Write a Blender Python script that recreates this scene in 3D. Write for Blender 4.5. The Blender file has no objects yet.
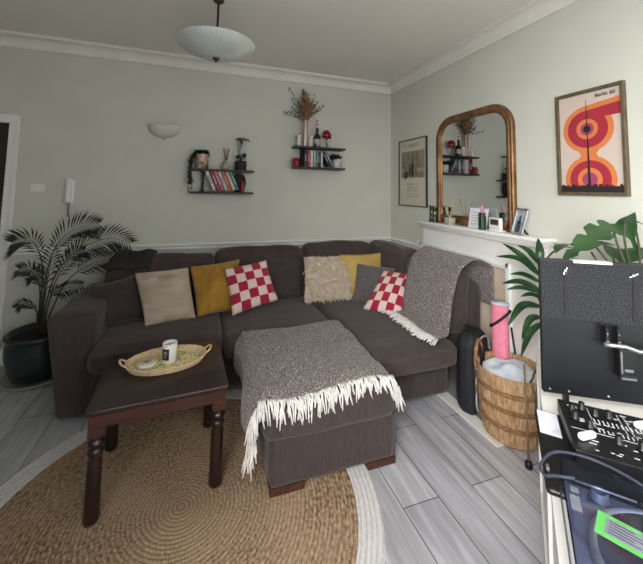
import bpy, bmesh, math, random
from mathutils import Vector, Matrix, noise
C = bpy.context.scene.collection
PI = math.pi
rnd = random.Random(7)
sc = bpy.context.scene

# ------------------------------------------------------------------ materials
def lin(c):
    return tuple((x/255/12.92 if x/255 <= .04045 else ((x/255+.055)/1.055)**2.4) for x in c)
def mat(name, rgb, rough=.6, metal=0., rgb2=None, nscale=20., bump=0., bscale=None, stretch=None,
        sheen=0., trans=0., coat=0., lo=.35, hi=.65, spec=None, ior=None, detail=3.):
    m = bpy.data.materials.new(name); m.use_nodes = True
    nt = m.node_tree; b = nt.nodes['Principled BSDF']
    b.inputs['Base Color'].default_value = (*lin(rgb), 1)
    b.inputs['Roughness'].default_value = rough
    b.inputs['Metallic'].default_value = metal
    b.inputs['Sheen Weight'].default_value = sheen
    b.inputs['Transmission Weight'].default_value = trans
    b.inputs['Coat Weight'].default_value = coat
    if spec is not None: b.inputs['Specular IOR Level'].default_value = spec
    if ior: b.inputs['IOR'].default_value = ior
    tc = nt.nodes.new('ShaderNodeTexCoord'); mp = nt.nodes.new('ShaderNodeMapping')
    nt.links.new(tc.outputs['Object'], mp.inputs['Vector'])
    if stretch: mp.inputs['Scale'].default_value = stretch
    if rgb2:
        n = nt.nodes.new('ShaderNodeTexNoise'); n.inputs['Scale'].default_value = nscale; n.inputs['Detail'].default_value = detail
        r = nt.nodes.new('ShaderNodeValToRGB')
        r.color_ramp.elements[0].position = lo; r.color_ramp.elements[1].position = hi
        r.color_ramp.elements[0].color = (*lin(rgb), 1); r.color_ramp.elements[1].color = (*lin(rgb2), 1)
        nt.links.new(mp.outputs['Vector'], n.inputs['Vector']); nt.links.new(n.outputs['Fac'], r.inputs['Fac'])
        nt.links.new(r.outputs['Color'], b.inputs['Base Color'])
    if bump:
        n2 = nt.nodes.new('ShaderNodeTexNoise'); n2.inputs['Scale'].default_value = bscale or nscale*3; n2.inputs['Detail'].default_value = 4
        bp = nt.nodes.new('ShaderNodeBump'); bp.inputs['Strength'].default_value = bump; bp.inputs['Distance'].default_value = .01
        nt.links.new(mp.outputs['Vector'], n2.inputs['Vector']); nt.links.new(n2.outputs['Fac'], bp.inputs['Height'])
        nt.links.new(bp.outputs['Normal'], b.inputs['Normal'])
    return m

M = {}
M['wall'] = mat('wall_paint', (208, 209, 199), .9, rgb2=(204, 205, 195), nscale=3, bump=.05, bscale=120)
M['ceil'] = mat('ceiling_paint', (234, 230, 222), .95, rgb2=(231, 227, 219), nscale=2)
M['white'] = mat('white_gloss_paint', (238, 238, 234), .45, rgb2=(235, 235, 231), nscale=6)
M['cornice'] = mat('cornice_paint', (232, 229, 221), .8, rgb2=(228, 225, 217), nscale=6)
M['door'] = mat('dark_door_wood', (52, 38, 30), .5, rgb2=(38, 27, 21), nscale=6, stretch=(6, 1, .6))
M['sofa'] = mat('sofa_cord', (70, 59, 58), .95, rgb2=(58, 48, 47), nscale=90, stretch=(1, 1, .15), bump=.25, bscale=160, sheen=.15)
M['sofaseat'] = mat('sofa_seat_fabric', (72, 60, 59), .95, rgb2=(60, 50, 49), nscale=14, bump=.3, bscale=30, sheen=.15, detail=8)
M['foot'] = mat('sofa_foot_wood', (80, 46, 34), .5, rgb2=(60, 34, 26), nscale=10, stretch=(1, 4, 4))
M['jacket'] = mat('dark_cloth', (36, 34, 37), .95, rgb2=(46, 43, 45), nscale=12, bump=.3, bscale=25)
M['mahog'] = mat('mahogany', (74, 34, 24), .32, rgb2=(46, 20, 16), nscale=5, stretch=(1, 10, 10), coat=.25, bump=.03, bscale=80)
M['mahogtop'] = mat('mahogany_top', (46, 23, 19), .3, rgb2=(33, 16, 14), nscale=5, stretch=(1, 10, 10), coat=.3)
M['mahogdark'] = mat('mahogany_turned', (40, 20, 17), .28, rgb2=(26, 13, 12), nscale=9, coat=.4)
M['throw'] = mat('woven_throw', (88, 74, 72), .95, rgb2=(226, 219, 214), nscale=190, lo=.50, hi=.72, bump=.5, bscale=190, sheen=.2, detail=1.5)
M['fringe'] = mat('cream_fringe', (240, 237, 233), .95, rgb2=(222, 218, 214), nscale=40)
M['beige'] = mat('beige_linen', (196, 180, 162), .95, rgb2=(176, 160, 143), nscale=9, bump=.9, bscale=10, stretch=(1, 1, 2.2))
M['mustard'] = mat('mustard_velvet', (176, 130, 38), .8, rgb2=(146, 104, 26), nscale=7, bump=.6, bscale=10, sheen=.3, stretch=(2, 1, 1))
M['yellow'] = mat('pale_yellow_cotton', (192, 163, 92), .9, rgb2=(178, 148, 78), nscale=9, bump=.3, bscale=12)
M['darkcush'] = mat('dark_velvet_cushion', (58, 48, 46), .85, rgb2=(44, 37, 36), nscale=8, bump=.4, bscale=12, sheen=.3)
M['grey'] = mat('grey_fur', (104, 99, 98), .95, rgb2=(82, 78, 77), nscale=40, bump=.8, bscale=90, sheen=.4)
M['shag'] = mat('cream_shag', (244, 232, 214), .95, rgb2=(224, 208, 188), nscale=25)
M['frame_gold'] = mat('mirror_gilt', (150, 112, 76), .4, .6, rgb2=(104, 74, 48), nscale=9, bump=.1, bscale=60)
M['mirror'] = mat('mirror_silver', (236, 238, 236), .015, 1.)
M['blackframe'] = mat('thin_dark_frame', (52, 46, 38), .5, rgb2=(44, 38, 32), nscale=12)
M['oakframe'] = mat('olive_wood_frame', (100, 88, 66), .5, rgb2=(84, 72, 54), nscale=14, stretch=(3, 3, 1))
M['paper'] = mat('poster_paper', (206, 190, 180), .7, rgb2=(202, 186, 176), nscale=5)
M['winepaper'] = mat('wine_poster_paper', (198, 194, 180), .7, rgb2=(194, 189, 174), nscale=5)
M['winephoto'] = mat('wine_poster_photo', (150, 140, 122), .7, rgb2=(118, 104, 84), nscale=14, stretch=(1, 1, .3))
M['wineband'] = mat('wine_poster_band', (168, 160, 144), .7, rgb2=(140, 130, 112), nscale=20)
M['winedark'] = mat('wine_poster_bottle', (58, 48, 38), .7, rgb2=(70, 58, 46), nscale=30)
M['wineink'] = mat('wine_poster_ink', (128, 124, 108), .7, rgb2=(118, 114, 98), nscale=30)
M['p_orange'] = mat('print_orange', (214, 126, 72), .7, rgb2=(208, 120, 66), nscale=9)
M['p_red'] = mat('print_crimson', (160, 38, 62), .7, rgb2=(168, 42, 50), nscale=5)
M['p_purple'] = mat('print_magenta', (164, 66, 104), .7, rgb2=(156, 60, 98), nscale=9)
M['p_black'] = mat('print_black', (40, 30, 32), .7, rgb2=(34, 26, 28), nscale=9)
M['shelf'] = mat('dark_shelf_wood', (46, 32, 29), .5, rgb2=(34, 24, 22), nscale=9, stretch=(1, 8, 8))
M['copper'] = mat('copper_pot', (206, 180, 160), .35, .3, rgb2=(120, 92, 76), nscale=28, lo=.42, hi=.62)
M['ivy'] = mat('trailing_leaves', (44, 50, 36), .6, rgb2=(34, 40, 28), nscale=40)
M['glass'] = mat('clear_glass', (240, 244, 242), .02, trans=1., ior=1.06)
for k_ in ('glass',): M[k_].node_tree.nodes['Principled BSDF'].inputs['Alpha'].default_value = .25
M['amber'] = mat('frosted_bottle', (176, 172, 158), .3, rgb2=(160, 156, 142), nscale=20)
M['reed'] = mat('dark_reeds', (120, 56, 58), .8, rgb2=(78, 50, 46), nscale=30)
M['palereed'] = mat('pale_reeds', (190, 164, 134), .8, rgb2=(176, 150, 120), nscale=30)
M['blackp'] = mat('black_plastic', (17, 17, 19), .45, rgb2=(13, 13, 15), nscale=20)
M['wicker_d'] = mat('dark_wicker', (48, 36, 32), .8, rgb2=(34, 26, 24), nscale=60, bump=.5, bscale=80)
M['redwax'] = mat('red_glass', (150, 34, 50), .4, rgb2=(130, 28, 42), nscale=14)
M['vase'] = mat('ceramic_white_pink', (236, 226, 218), .35, rgb2=(228, 216, 206), nscale=10)
M['vasepink'] = mat('vase_stripe', (160, 104, 100), .5, rgb2=(150, 94, 90), nscale=10)
M['dried'] = mat('dried_grass', (184, 148, 112), .9, rgb2=(140, 106, 78), nscale=40)
M['driedd'] = mat('dried_dark_stem', (78, 68, 52), .9, rgb2=(64, 56, 42), nscale=40)
M['bottle'] = mat('dark_bottle', (24, 22, 22), .15, rgb2=(18, 18, 18), nscale=10, coat=.5)
M['slot'] = mat('slot_black', (5, 5, 6), .6, rgb2=(7, 7, 8), nscale=20)
M['label'] = mat('paper_label', (186, 184, 176), .7, rgb2=(178, 176, 168), nscale=40)
M['red'] = mat('crimson_petal', (206, 26, 76), .7, rgb2=(176, 18, 58), nscale=50)
M['potwhite'] = mat('white_pot', (206, 206, 200), .4, rgb2=(198, 198, 192), nscale=10)
M['brass'] = mat('dark_metal', (96, 84, 70), .35, .8, rgb2=(84, 74, 62), nscale=10)
M['opal'] = mat('opal_glass', (226, 232, 228), .3, rgb2=(206, 212, 208), nscale=5, trans=.15)
M['plaster'] = mat('plaster_sconce', (214, 212, 204), .8, rgb2=(208, 206, 198), nscale=8)
M['plastic'] = mat('white_plastic', (232, 232, 228), .35, rgb2=(228, 228, 224), nscale=8)
M['cord'] = mat('grey_cord', (118, 116, 112), .6, rgb2=(104, 102, 98), nscale=30)
M['potgreen'] = mat('green_glaze', (34, 50, 48), .3, rgb2=(26, 38, 38), nscale=7, coat=.3)
M['soil'] = mat('soil', (40, 30, 24), 1., rgb2=(26, 20, 16), nscale=40, bump=.6)
M['palm'] = mat('palm_leaf', (22, 31, 23), .6, rgb2=(15, 23, 17), nscale=8)
M['palmstem'] = mat('palm_stem', (56, 62, 40), .6, rgb2=(66, 64, 44), nscale=12)
M['leaf'] = mat('dracaena_leaf', (30, 64, 34), .35, rgb2=(64, 100, 56), nscale=12, stretch=(1, 1, 1), lo=.45, hi=.7)
M['leaf2'] = mat('monstera_leaf', (26, 56, 30), .33, rgb2=(52, 86, 42), nscale=6, lo=.4, hi=.7)
M['woody'] = mat('woody_stem', (112, 92, 64), .8, rgb2=(88, 70, 48), nscale=30)
M['stone'] = mat('tan_stone', (222, 206, 186), .55, rgb2=(196, 178, 156), nscale=5, detail=8)
M['slate'] = mat('grey_hearth_tile', (150, 150, 150), .5, rgb2=(138, 138, 138), nscale=6)
M['greenglass'] = mat('green_glass', (36, 62, 40), .12, rgb2=(24, 44, 28), nscale=20, coat=.5)
M['pinkcandle'] = mat('pink_candle', (206, 128, 156), .6, rgb2=(198, 118, 148), nscale=20)
M['card'] = mat('printed_card', (226, 228, 236), .7, rgb2=(188, 196, 220), nscale=30, lo=.5, hi=.75)
M['lcd'] = mat('lcd_screen', (52, 58, 54), .3, rgb2=(44, 50, 46), nscale=20)
M['silver'] = mat('silver_metal', (196, 198, 200), .3, .9, rgb2=(180, 182, 184), nscale=20)
M['photo'] = mat('photo_print', (150, 164, 186), .4, rgb2=(206, 212, 220), nscale=25)
M['photod'] = mat('photo_figure', (50, 56, 70), .4, rgb2=(66, 70, 84), nscale=40)
M['basket'] = mat('woven_basket', (196, 162, 124), .85, rgb2=(146, 110, 76), nscale=85, stretch=(1, 1, .16), bump=.9, bscale=110, lo=.36, hi=.66, detail=3)
M['basketb'] = mat('basket_braid', (160, 122, 84), .85, rgb2=(118, 84, 54), nscale=60, bump=.8, bscale=90)
M['bluecloth'] = mat('pale_blue_cloth', (196, 208, 226), .95, rgb2=(226, 230, 236), nscale=14, bump=.6, bscale=22)
M['bagblack'] = mat('black_nylon', (18, 19, 24), .7, rgb2=(26, 27, 33), nscale=14, bump=.2, bscale=60)
M['bagpipe'] = mat('grey_piping', (176, 178, 180), .6, rgb2=(160, 162, 164), nscale=30)
M['pinkmat'] = mat('pink_foam', (238, 142, 166), .8, rgb2=(230, 130, 156), nscale=30, bump=.1)
M['caneT'] = mat('cane', (140, 118, 92), .6, rgb2=(120, 98, 74), nscale=30)
M['cab'] = mat('white_cabinet', (232, 230, 226), .45, rgb2=(226, 224, 220), nscale=5)
M['felt'] = mat('speckled_felt', (16, 16, 19), .95, rgb2=(72, 74, 80), nscale=230, lo=.42, hi=.8, bump=.4, bscale=200, detail=2)
M['panel'] = mat('black_satin_board', (13, 14, 18), .4, rgb2=(18, 19, 24), nscale=6)
M['chrome'] = mat('chrome', (210, 212, 216), .2, 1.)
M['mixtop'] = mat('mixer_black', (14, 14, 16), .4, rgb2=(20, 20, 22), nscale=40)
M['white_ink'] = mat('white_print', (206, 208, 212), .6, rgb2=(196, 198, 202), nscale=40)
M['ttbody'] = mat('turntable_body', (78, 84, 104), .4, rgb2=(86, 92, 112), nscale=10)
M['platter'] = mat('platter_metal', (170, 178, 190), .3, .85, rgb2=(150, 158, 170), nscale=20)
M['slip'] = mat('slipmat', (46, 52, 66), .9, rgb2=(54, 60, 74), nscale=60)
M['greenlbl'] = mat('green_record_label', (130, 236, 110), .6, rgb2=(124, 230, 104), nscale=10)
M['lid'] = mat('tinted_acrylic', (226, 231, 246), .08, trans=1., ior=1.03, coat=.6)
M['tube'] = mat('clear_blue_tube', (96, 102, 120), .15, trans=.7, ior=1.1)
M['candlew'] = mat('white_ceramic_jar', (238, 238, 236), .35, rgb2=(234, 234, 232), nscale=10)
M['navy'] = mat('navy_label', (34, 38, 54), .6, rgb2=(30, 34, 48), nscale=10)
M['wax'] = mat('pale_wax', (228, 224, 214), .5, rgb2=(222, 218, 208), nscale=10)
M['rattan'] = mat('pale_rattan', (240, 216, 182), .7, rgb2=(206, 172, 130), nscale=70, bump=.6, bscale=90, stretch=(1, 1, 2))
M['window_glass'] = mat('window_glass', (245, 248, 250), .02, trans=1., ior=1.02)

def nodes(m): return m.node_tree.nodes, m.node_tree.links, m.node_tree.nodes['Principled BSDF']

def floor_mat():
    m = bpy.data.materials.new('grey_laminate'); m.use_nodes = True
    N, L, b = nodes(m)
    tc = N.new('ShaderNodeTexCoord'); sep = N.new('ShaderNodeSeparateXYZ'); cmb = N.new('ShaderNodeCombineXYZ')
    L.new(tc.outputs['Object'], sep.inputs[0])
    ad = N.new('ShaderNodeMath'); ad.operation = 'ADD'; ad.inputs[1].default_value = 1.155+.195*40
    L.new(sep.outputs['X'], ad.inputs[0])
    ad2 = N.new('ShaderNodeMath'); ad2.operation = 'ADD'; ad2.inputs[1].default_value = 20.35
    L.new(sep.outputs['Y'], ad2.inputs[0])
    L.new(ad2.outputs[0], cmb.inputs['X']); L.new(ad.outputs[0], cmb.inputs['Y'])
    br = N.new('ShaderNodeTexBrick'); br.offset = .37; br.offset_frequency = 2
    br.inputs['Scale'].default_value = 1; br.inputs['Brick Width'].default_value = 1.25; br.inputs['Row Height'].default_value = .195
    br.inputs['Mortar Size'].default_value = .0028; br.inputs['Mortar Smooth'].default_value = .3
    br.inputs['Color1'].default_value = (*lin((208, 209, 217)), 1); br.inputs['Color2'].default_value = (*lin((188, 189, 197)), 1)
    br.inputs['Mortar'].default_value = (*lin((92, 91, 90)), 1)
    L.new(cmb.outputs[0], br.inputs['Vector'])
    mp = N.new('ShaderNodeMapping'); mp.inputs['Scale'].default_value = (16, 1.3, 1); L.new(tc.outputs['Object'], mp.inputs[0])
    n = N.new('ShaderNodeTexNoise'); n.inputs['Scale'].default_value = 1.6; n.inputs['Detail'].default_value = 8; n.inputs['Distortion'].default_value = .8
    L.new(mp.outputs[0], n.inputs['Vector'])
    r = N.new('ShaderNodeValToRGB'); r.color_ramp.elements[0].position = .3; r.color_ramp.elements[1].position = .66
    r.color_ramp.elements[0].color = (.60, .59, .58, 1); r.color_ramp.elements[1].color = (1, 1, 1, 1)
    L.new(n.outputs['Fac'], r.inputs[0])
    mx = N.new('ShaderNodeMix'); mx.data_type = 'RGBA'; mx.blend_type = 'MULTIPLY'; mx.inputs['Factor'].default_value = 1
    L.new(br.outputs['Color'], mx.inputs['A']); L.new(r.outputs[0], mx.inputs['B']); L.new(mx.outputs['Result'], b.inputs['Base Color'])
    b.inputs['Roughness'].default_value = .42
    bp = N.new('ShaderNodeBump'); bp.inputs['Strength'].default_value = .15; bp.inputs['Distance'].default_value = .004
    iv = N.new('ShaderNodeMath'); iv.operation = 'SUBTRACT'; iv.inputs[0].default_value = 1
    L.new(br.outputs['Fac'], iv.inputs[1]); L.new(iv.outputs[0], bp.inputs['Height']); L.new(bp.outputs[0], b.inputs['Normal'])
    return m
M['floor'] = floor_mat()

def rug_mat(name, c1, c2, c3):
    m = bpy.data.materials.new(name); m.use_nodes = True
    N, L, b = nodes(m)
    tc = N.new('ShaderNodeTexCoord')
    sep = N.new('ShaderNodeSeparateXYZ'); L.new(tc.outputs['Object'], sep.inputs[0])
    at2 = N.new('ShaderNodeMath'); at2.operation = 'ARCTAN2'; L.new(sep.outputs['Y'], at2.inputs[0]); L.new(sep.outputs['X'], at2.inputs[1])
    ln = N.new('ShaderNodeVectorMath'); ln.operation = 'LENGTH'; L.new(tc.outputs['Object'], ln.inputs[0])
    cm = N.new('ShaderNodeCombineXYZ')
    m1 = N.new('ShaderNodeMath'); m1.operation = 'MULTIPLY'; m1.inputs[1].default_value = 22; L.new(at2.outputs[0], m1.inputs[0])
    m2 = N.new('ShaderNodeMath'); m2.operation = 'MULTIPLY'; m2.inputs[1].default_value = 50; L.new(ln.outputs['Value'], m2.inputs[0])
    L.new(m1.outputs[0], cm.inputs[0]); L.new(m2.outputs[0], cm.inputs[1])
    n = N.new('ShaderNodeTexNoise'); n.inputs['Scale'].default_value = 1.4; n.inputs['Detail'].default_value = 3; L.new(cm.outputs[0], n.inputs['Vector'])
    r = N.new('ShaderNodeValToRGB'); r.color_ramp.elements[0].position = .34; r.color_ramp.elements[1].position = .68
    r.color_ramp.elements[0].color = (*lin(c1), 1); r.color_ramp.elements[1].color = (*lin(c2), 1); L.new(n.outputs['Fac'], r.inputs[0])
    n2 = N.new('ShaderNodeTexNoise'); n2.inputs['Scale'].default_value = 3; L.new(tc.outputs['Object'], n2.inputs['Vector'])
    r2 = N.new('ShaderNodeValToRGB'); r2.color_ramp.elements[0].position = .42; r2.color_ramp.elements[1].position = .62
    L.new(n2.outputs['Fac'], r2.inputs[0])
    mx = N.new('ShaderNodeMix'); mx.data_type = 'RGBA'; mx.blend_type = 'MIX'
    mul = N.new('ShaderNodeMath'); mul.operation = 'MULTIPLY'; mul.inputs[1].default_value = .45; L.new(r2.outputs[0], mul.inputs[0])
    L.new(mul.outputs[0], mx.inputs['Factor']); L.new(r.outputs[0], mx.inputs['A']); mx.inputs['B'].default_value = (*lin(c3), 1)
    rg_ = N.new('ShaderNodeMath'); rg_.operation = 'MULTIPLY'; rg_.inputs[1].default_value = 2*PI*(55 if c1[0] < 150 else 45.45); L.new(ln.outputs['Value'], rg_.inputs[0])
    cs = N.new('ShaderNodeMath'); cs.operation = 'COSINE'; L.new(rg_.outputs[0], cs.inputs[0])
    rr_ = N.new('ShaderNodeValToRGB'); rr_.color_ramp.elements[0].position = .45; rr_.color_ramp.elements[1].position = .98
    rr_.color_ramp.elements[0].color = (1, 1, 1, 1); rr_.color_ramp.elements[1].color = (.6, .56, .52, 1) if c1[0] < 150 else (.8, .8, .8, 1)
    L.new(cs.outputs[0], rr_.inputs[0])
    mm = N.new('ShaderNodeMix'); mm.data_type = 'RGBA'; mm.blend_type = 'MULTIPLY'; mm.inputs['Factor'].default_value = 1
    L.new(mx.outputs['Result'], mm.inputs['A']); L.new(rr_.outputs[0], mm.inputs['B'])
    L.new(mm.outputs['Result'], b.inputs['Base Color']); b.inputs['Roughness'].default_value = .95
    bp = N.new('ShaderNodeBump'); bp.inputs['Strength'].default_value = .7; bp.inputs['Distance'].default_value = .006
    L.new(n.outputs['Fac'], bp.inputs['Height']); L.new(bp.outputs[0], b.inputs['Normal'])
    return m
M['jute'] = rug_mat('jute_braid', (104, 82, 62), (196, 168, 136), (184, 160, 132))
M['rugedge'] = rug_mat('pale_rug_border', (202, 200, 200), (230, 228, 227), (216, 214, 213))

def check_mat(name, n):
    m = bpy.data.materials.new(name); m.use_nodes = True
    N, L, b = nodes(m)
    tc = N.new('ShaderNodeTexCoord')
    nz = N.new('ShaderNodeTexNoise'); nz.inputs['Scale'].default_value = 14; L.new(tc.outputs['UV'], nz.inputs['Vector'])
    add = N.new('ShaderNodeMix'); add.data_type = 'VECTOR'; add.inputs['Factor'].default_value = .012
    L.new(tc.outputs['UV'], add.inputs['A']); L.new(nz.outputs['Color'], add.inputs['B'])
    mp = N.new('ShaderNodeMapping'); mp.inputs['Scale'].default_value = (n[0], n[1], 0); mp.inputs['Location'].default_value = (0, 0, .5)
    L.new(add.outputs['Result'], mp.inputs[0])
    ck = N.new('ShaderNodeTexChecker'); ck.inputs['Scale'].default_value = 1
    ck.inputs['Color1'].default_value = (*lin((170, 24, 62)), 1); ck.inputs['Color2'].default_value = (*lin((236, 210, 200)), 1)
    L.new(mp.outputs[0], ck.inputs['Vector']); L.new(ck.outputs['Color'], b.inputs['Base Color'])
    b.inputs['Roughness'].default_value = .95; b.inputs['Sheen Weight'].default_value = .2
    n2 = N.new('ShaderNodeTexNoise'); n2.inputs['Scale'].default_value = 60; L.new(tc.outputs['UV'], n2.inputs['Vector'])
    bp = N.new('ShaderNodeBump'); bp.inputs['Strength'].default_value = .6; bp.inputs['Distance'].default_value = .01
    L.new(n2.outputs['Fac'], bp.inputs['Height']); L.new(bp.outputs[0], b.inputs['Normal'])
    return m
M['check'] = check_mat('red_white_check_knit', (5, 5))

def tray_mat():
    m = bpy.data.materials.new('painted_tray_pattern'); m.use_nodes = True
    N, L, b = nodes(m)
    tc = N.new('ShaderNodeTexCoord')
    v = N.new('ShaderNodeTexNoise'); v.inputs['Scale'].default_value = 75; v.inputs['Detail'].default_value = 1; L.new(tc.outputs['Object'], v.inputs['Vector'])
    r = N.new('ShaderNodeValToRGB'); e = r.color_ramp.elements
    e[0].position = .38; e[0].color = (*lin((96, 138, 84)), 1); e[1].position = .48; e[1].color = (*lin((240, 234, 200)), 1)
    x = e.new(.64); x.color = (*lin((250, 208, 92)), 1)
    L.new(v.outputs['Fac'], r.inputs[0]); L.new(r.outputs[0], b.inputs['Base Color']); b.inputs['Roughness'].default_value = .6
    return m
M['traypat'] = tray_mat()
def book_mat(i, rgb): 
    k = 'book%d' % i
    M[k] = mat('book_cover_%d' % i, rgb, .55, rgb2=tuple(max(0, c-14) for c in rgb), nscale=30); return M[k]

# ------------------------------------------------------------------ mesh builder
class MB:
    def __init__(s): s.b = bmesh.new(); s.uv = s.b.loops.layers.uv.new('UVMap'); s.mi = 0
    def face(s, vs, smooth=True):
        try:
            f = s.b.faces.new(vs); f.smooth = smooth; f.material_index = s.mi; return f
        except ValueError: return None
    def v(s, p): return s.b.verts.new(p)
    def box(s, x0, x1, y0, y1, z0, z1, bev=0., T=None, seg=2):
        t = bmesh.new()
        vs = [t.verts.new((x, y, z)) for x in (x0, x1) for y in (y0, y1) for z in (z0, z1)]
        for q in ((0, 1, 3, 2), (4, 6, 7, 5), (0, 4, 5, 1), (2, 3, 7, 6), (0, 2, 6, 4), (1, 5, 7, 3)): t.faces.new([vs[i] for i in q])
        if bev > 0: bmesh.ops.bevel(t, geom=t.edges[:], offset=bev, segments=seg, profile=.6, affect='EDGES')
        s._merge(t, T, bev > 0.004); return s
    def _merge(s, t, T=None, smooth=False):
        bmesh.ops.recalc_face_normals(t, faces=t.faces[:])
        mp = {}
        for v in t.verts: mp[v] = s.b.verts.new(T @ v.co if T else v.co)
        for f in t.faces:
            g = s.face([mp[v] for v in f.verts], smooth)
        t.free()
    def soft(s, x0, x1, y0, y1, z0, z1, r, bulge=(0, 0, 0), n=16, T=None, wob=0., seed=0):
        t = bmesh.new(); hx, hy, hz = (x1-x0)/2, (y1-y0)/2, (z1-z0)/2; cx, cy, cz = (x0+x1)/2, (y0+y1)/2, (z0+z1)/2
        H = (hx, hy, hz); r = min(r, *H)
        bmesh.ops.create_cube(t, size=2)
        bmesh.ops.subdivide_edges(t, edges=t.edges[:], cuts=n-1, use_grid_fill=True)
        def warp(a, h):   # pull grid lines towards the rounded edges
            return math.copysign(abs(a)**.8, a)
        for v in t.verts:
            p = [warp(v.co[i], H[i]) for i in range(3)]
            q = [p[i]*H[i] for i in range(3)]
            c = [max(-(H[i]-r), min(H[i]-r, q[i])) for i in range(3)]
            d = Vector([q[i]-c[i] for i in range(3)])
            if d.length > 1e-9: d = d.normalized()*r
            o = Vector(c)+d
            for i in range(3):
                if abs(v.co[i]) > .999:
                    j, k = (i+1) % 3, (i+2) % 3
                    o[i] += math.copysign(bulge[i]*(1-p[j]**2)*(1-p[k]**2), v.co[i])
            if wob:
                nn = noise.noise_vector(Vector((o.x*5+seed, o.y*5, o.z*5))); o += nn*wob
            v.co = o+Vector((cx, cy, cz))
        s._merge(t, T, True); return s
    def lathe(s, prof, c=(0, 0, 0), seg=24, a0=0., a1=2*PI, T=None, ruf=None, sx=1., sy=1.):
        full = abs(a1-a0-2*PI) < 1e-6; rows = []
        n = seg if full else seg+1
        for (r, z) in prof:
            row = []
            if r < 1e-6:
                p = Vector((c[0], c[1], c[2]+z)); row = [s.v(T @ p if T else p)]*n
            else:
                for i in range(n):
                    a = a0+(a1-a0)*i/seg; rr = r*(ruf(a, z) if ruf else 1)
                    p = Vector((c[0]+rr*math.cos(a)*sx, c[1]+rr*math.sin(a)*sy, c[2]+z)); row.append(s.v(T @ p if T else p))
            rows.append(row)
        for k in range(len(rows)-1):
            A, B = rows[k], rows[k+1]
            for i in range(n if full else n-1):
                j = (i+1) % n; q = []
                for v in (A[i], A[j], B[j], B[i]):
                    if v not in q: q.append(v)
                if len(q) > 2: s.face(q)
        return s
    def tube(s, pts, r, seg=8, cap=True):
        pts = [Vector(p) for p in pts]; n = len(pts)
        rs = r if isinstance(r, (list, tuple)) else [r]*n
        rows = []; up = None
        for i, p in enumerate(pts):
            t = (pts[min(i+1, n-1)]-pts[max(i-1, 0)])
            t = t.normalized() if t.length > 1e-9 else Vector((0, 0, 1))
            if up is None: up = t.orthogonal().normalized()
            up = (up-t*up.dot(t)); up = up.normalized() if up.length > 1e-6 else t.orthogonal().normalized()
            w = t.cross(up)
            rows.append([s.v(p+rs[i]*(math.cos(2*PI*k/seg)*up+math.sin(2*PI*k/seg)*w)) for k in range(seg)])
        for i in range(n-1):
            for k in range(seg):
                s.face([rows[i][k], rows[i][(k+1) % seg], rows[i+1][(k+1) % seg], rows[i+1][k]])
        if cap: s.face(rows[0][::-1]); s.face(rows[-1])
        return s
    def grid(s, fn, nu, nv, thick=0.):
        P = [[Vector(fn(i/nu, j/nv)) for j in range(nv+1)] for i in range(nu+1)]
        def nrm(i, j):
            a = P[min(i+1, nu)][j]-P[max(i-1, 0)][j]; b = P[i][min(j+1, nv)]-P[i][max(j-1, 0)]
            c = a.cross(b); return c.normalized() if c.length > 1e-12 else Vector((0, 0, 1))
        A = [[s.v(P[i][j]) for j in range(nv+1)] for i in range(nu+1)]
        def q(V, i, j, flip=False):
            l = [V[i][j], V[i+1][j], V[i+1][j+1], V[i][j+1]]
            uv = [(i/nu, j/nv), ((i+1)/nu, j/nv), ((i+1)/nu, (j+1)/nv), (i/nu, (j+1)/nv)]
            f = s.face(l[::-1] if flip else l)
            if f:
                for lp, w in zip(f.loops, uv[::-1] if flip else uv): lp[s.uv].uv = w
        for i in range(nu):
            for j in range(nv): q(A, i, j)
        if thick:
            B = [[s.v(P[i][j]-nrm(i, j)*thick) for j in range(nv+1)] for i in range(nu+1)]
            for i in range(nu):
                for j in range(nv): q(B, i, j, True)
            for i in range(nu):
                s.face([A[i+1][0], A[i][0], B[i][0], B[i+1][0]]); s.face([A[i][nv], A[i+1][nv], B[i+1][nv], B[i][nv]])
            for j in range(nv):
                s.face([A[0][j], A[0][j+1], B[0][j+1], B[0][j]]); s.face([A[nu][j+1], A[nu][j], B[nu][j], B[nu][j+1]])
        return s
    def prism(s, poly, f0, f1):      # poly 2-D, f0/f1 map (u,v)->xyz of the two faces
        A = [s.v(f0(*p)) for p in poly]; B = [s.v(f1(*p)) for p in poly]
        s.face(A[::-1], False); s.face(B, False)
        for i in range(len(poly)): s.face([A[i], A[(i+1) % len(poly)], B[(i+1) % len(poly)], B[i]], False)
        return s
    def ball(s, c, r, seg=10, sc=(1, 1, 1)):
        prof = [(r*math.sin(PI*k/(seg//2+2)), -r*math.cos(PI*k/(seg//2+2))) for k in range(seg//2+3)]
        T = Matrix.Translation(Vector(c)) @ Matrix.Diagonal((*sc, 1))
        return s.lathe(prof, seg=seg, T=T)
    def build(s, name, m, parent=None, world=False, fixn=False, loc=None):
        if world and parent is not None:
            W = wm(parent).inverted()
            for v in s.b.verts: v.co = W @ v.co
        if loc is not None:
            for v in s.b.verts: v.co -= Vector(loc)
        if fixn: bmesh.ops.recalc_face_normals(s.b, faces=s.b.faces[:])
        me = bpy.data.meshes.new(name); s.b.to_mesh(me); s.b.free()
        for x in (m if isinstance(m, list) else [m]): me.materials.append(M[x])
        o = bpy.data.objects.new(name, me); C.objects.link(o)
        if parent is not None: o.parent = parent
        if loc is not None: o.location = loc
        return o
def wm(o):
    m = Matrix.Translation(o.location) @ o.rotation_euler.to_matrix().to_4x4() @ Matrix.Diagonal((*o.scale, 1))
    return wm(o.parent) @ m if o.parent else m
def tag(o, label, cat, group=None, kind=None):
    o['label'] = label; o['category'] = cat
    if group: o['group'] = group
    if kind: o['kind'] = kind
    return o
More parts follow.
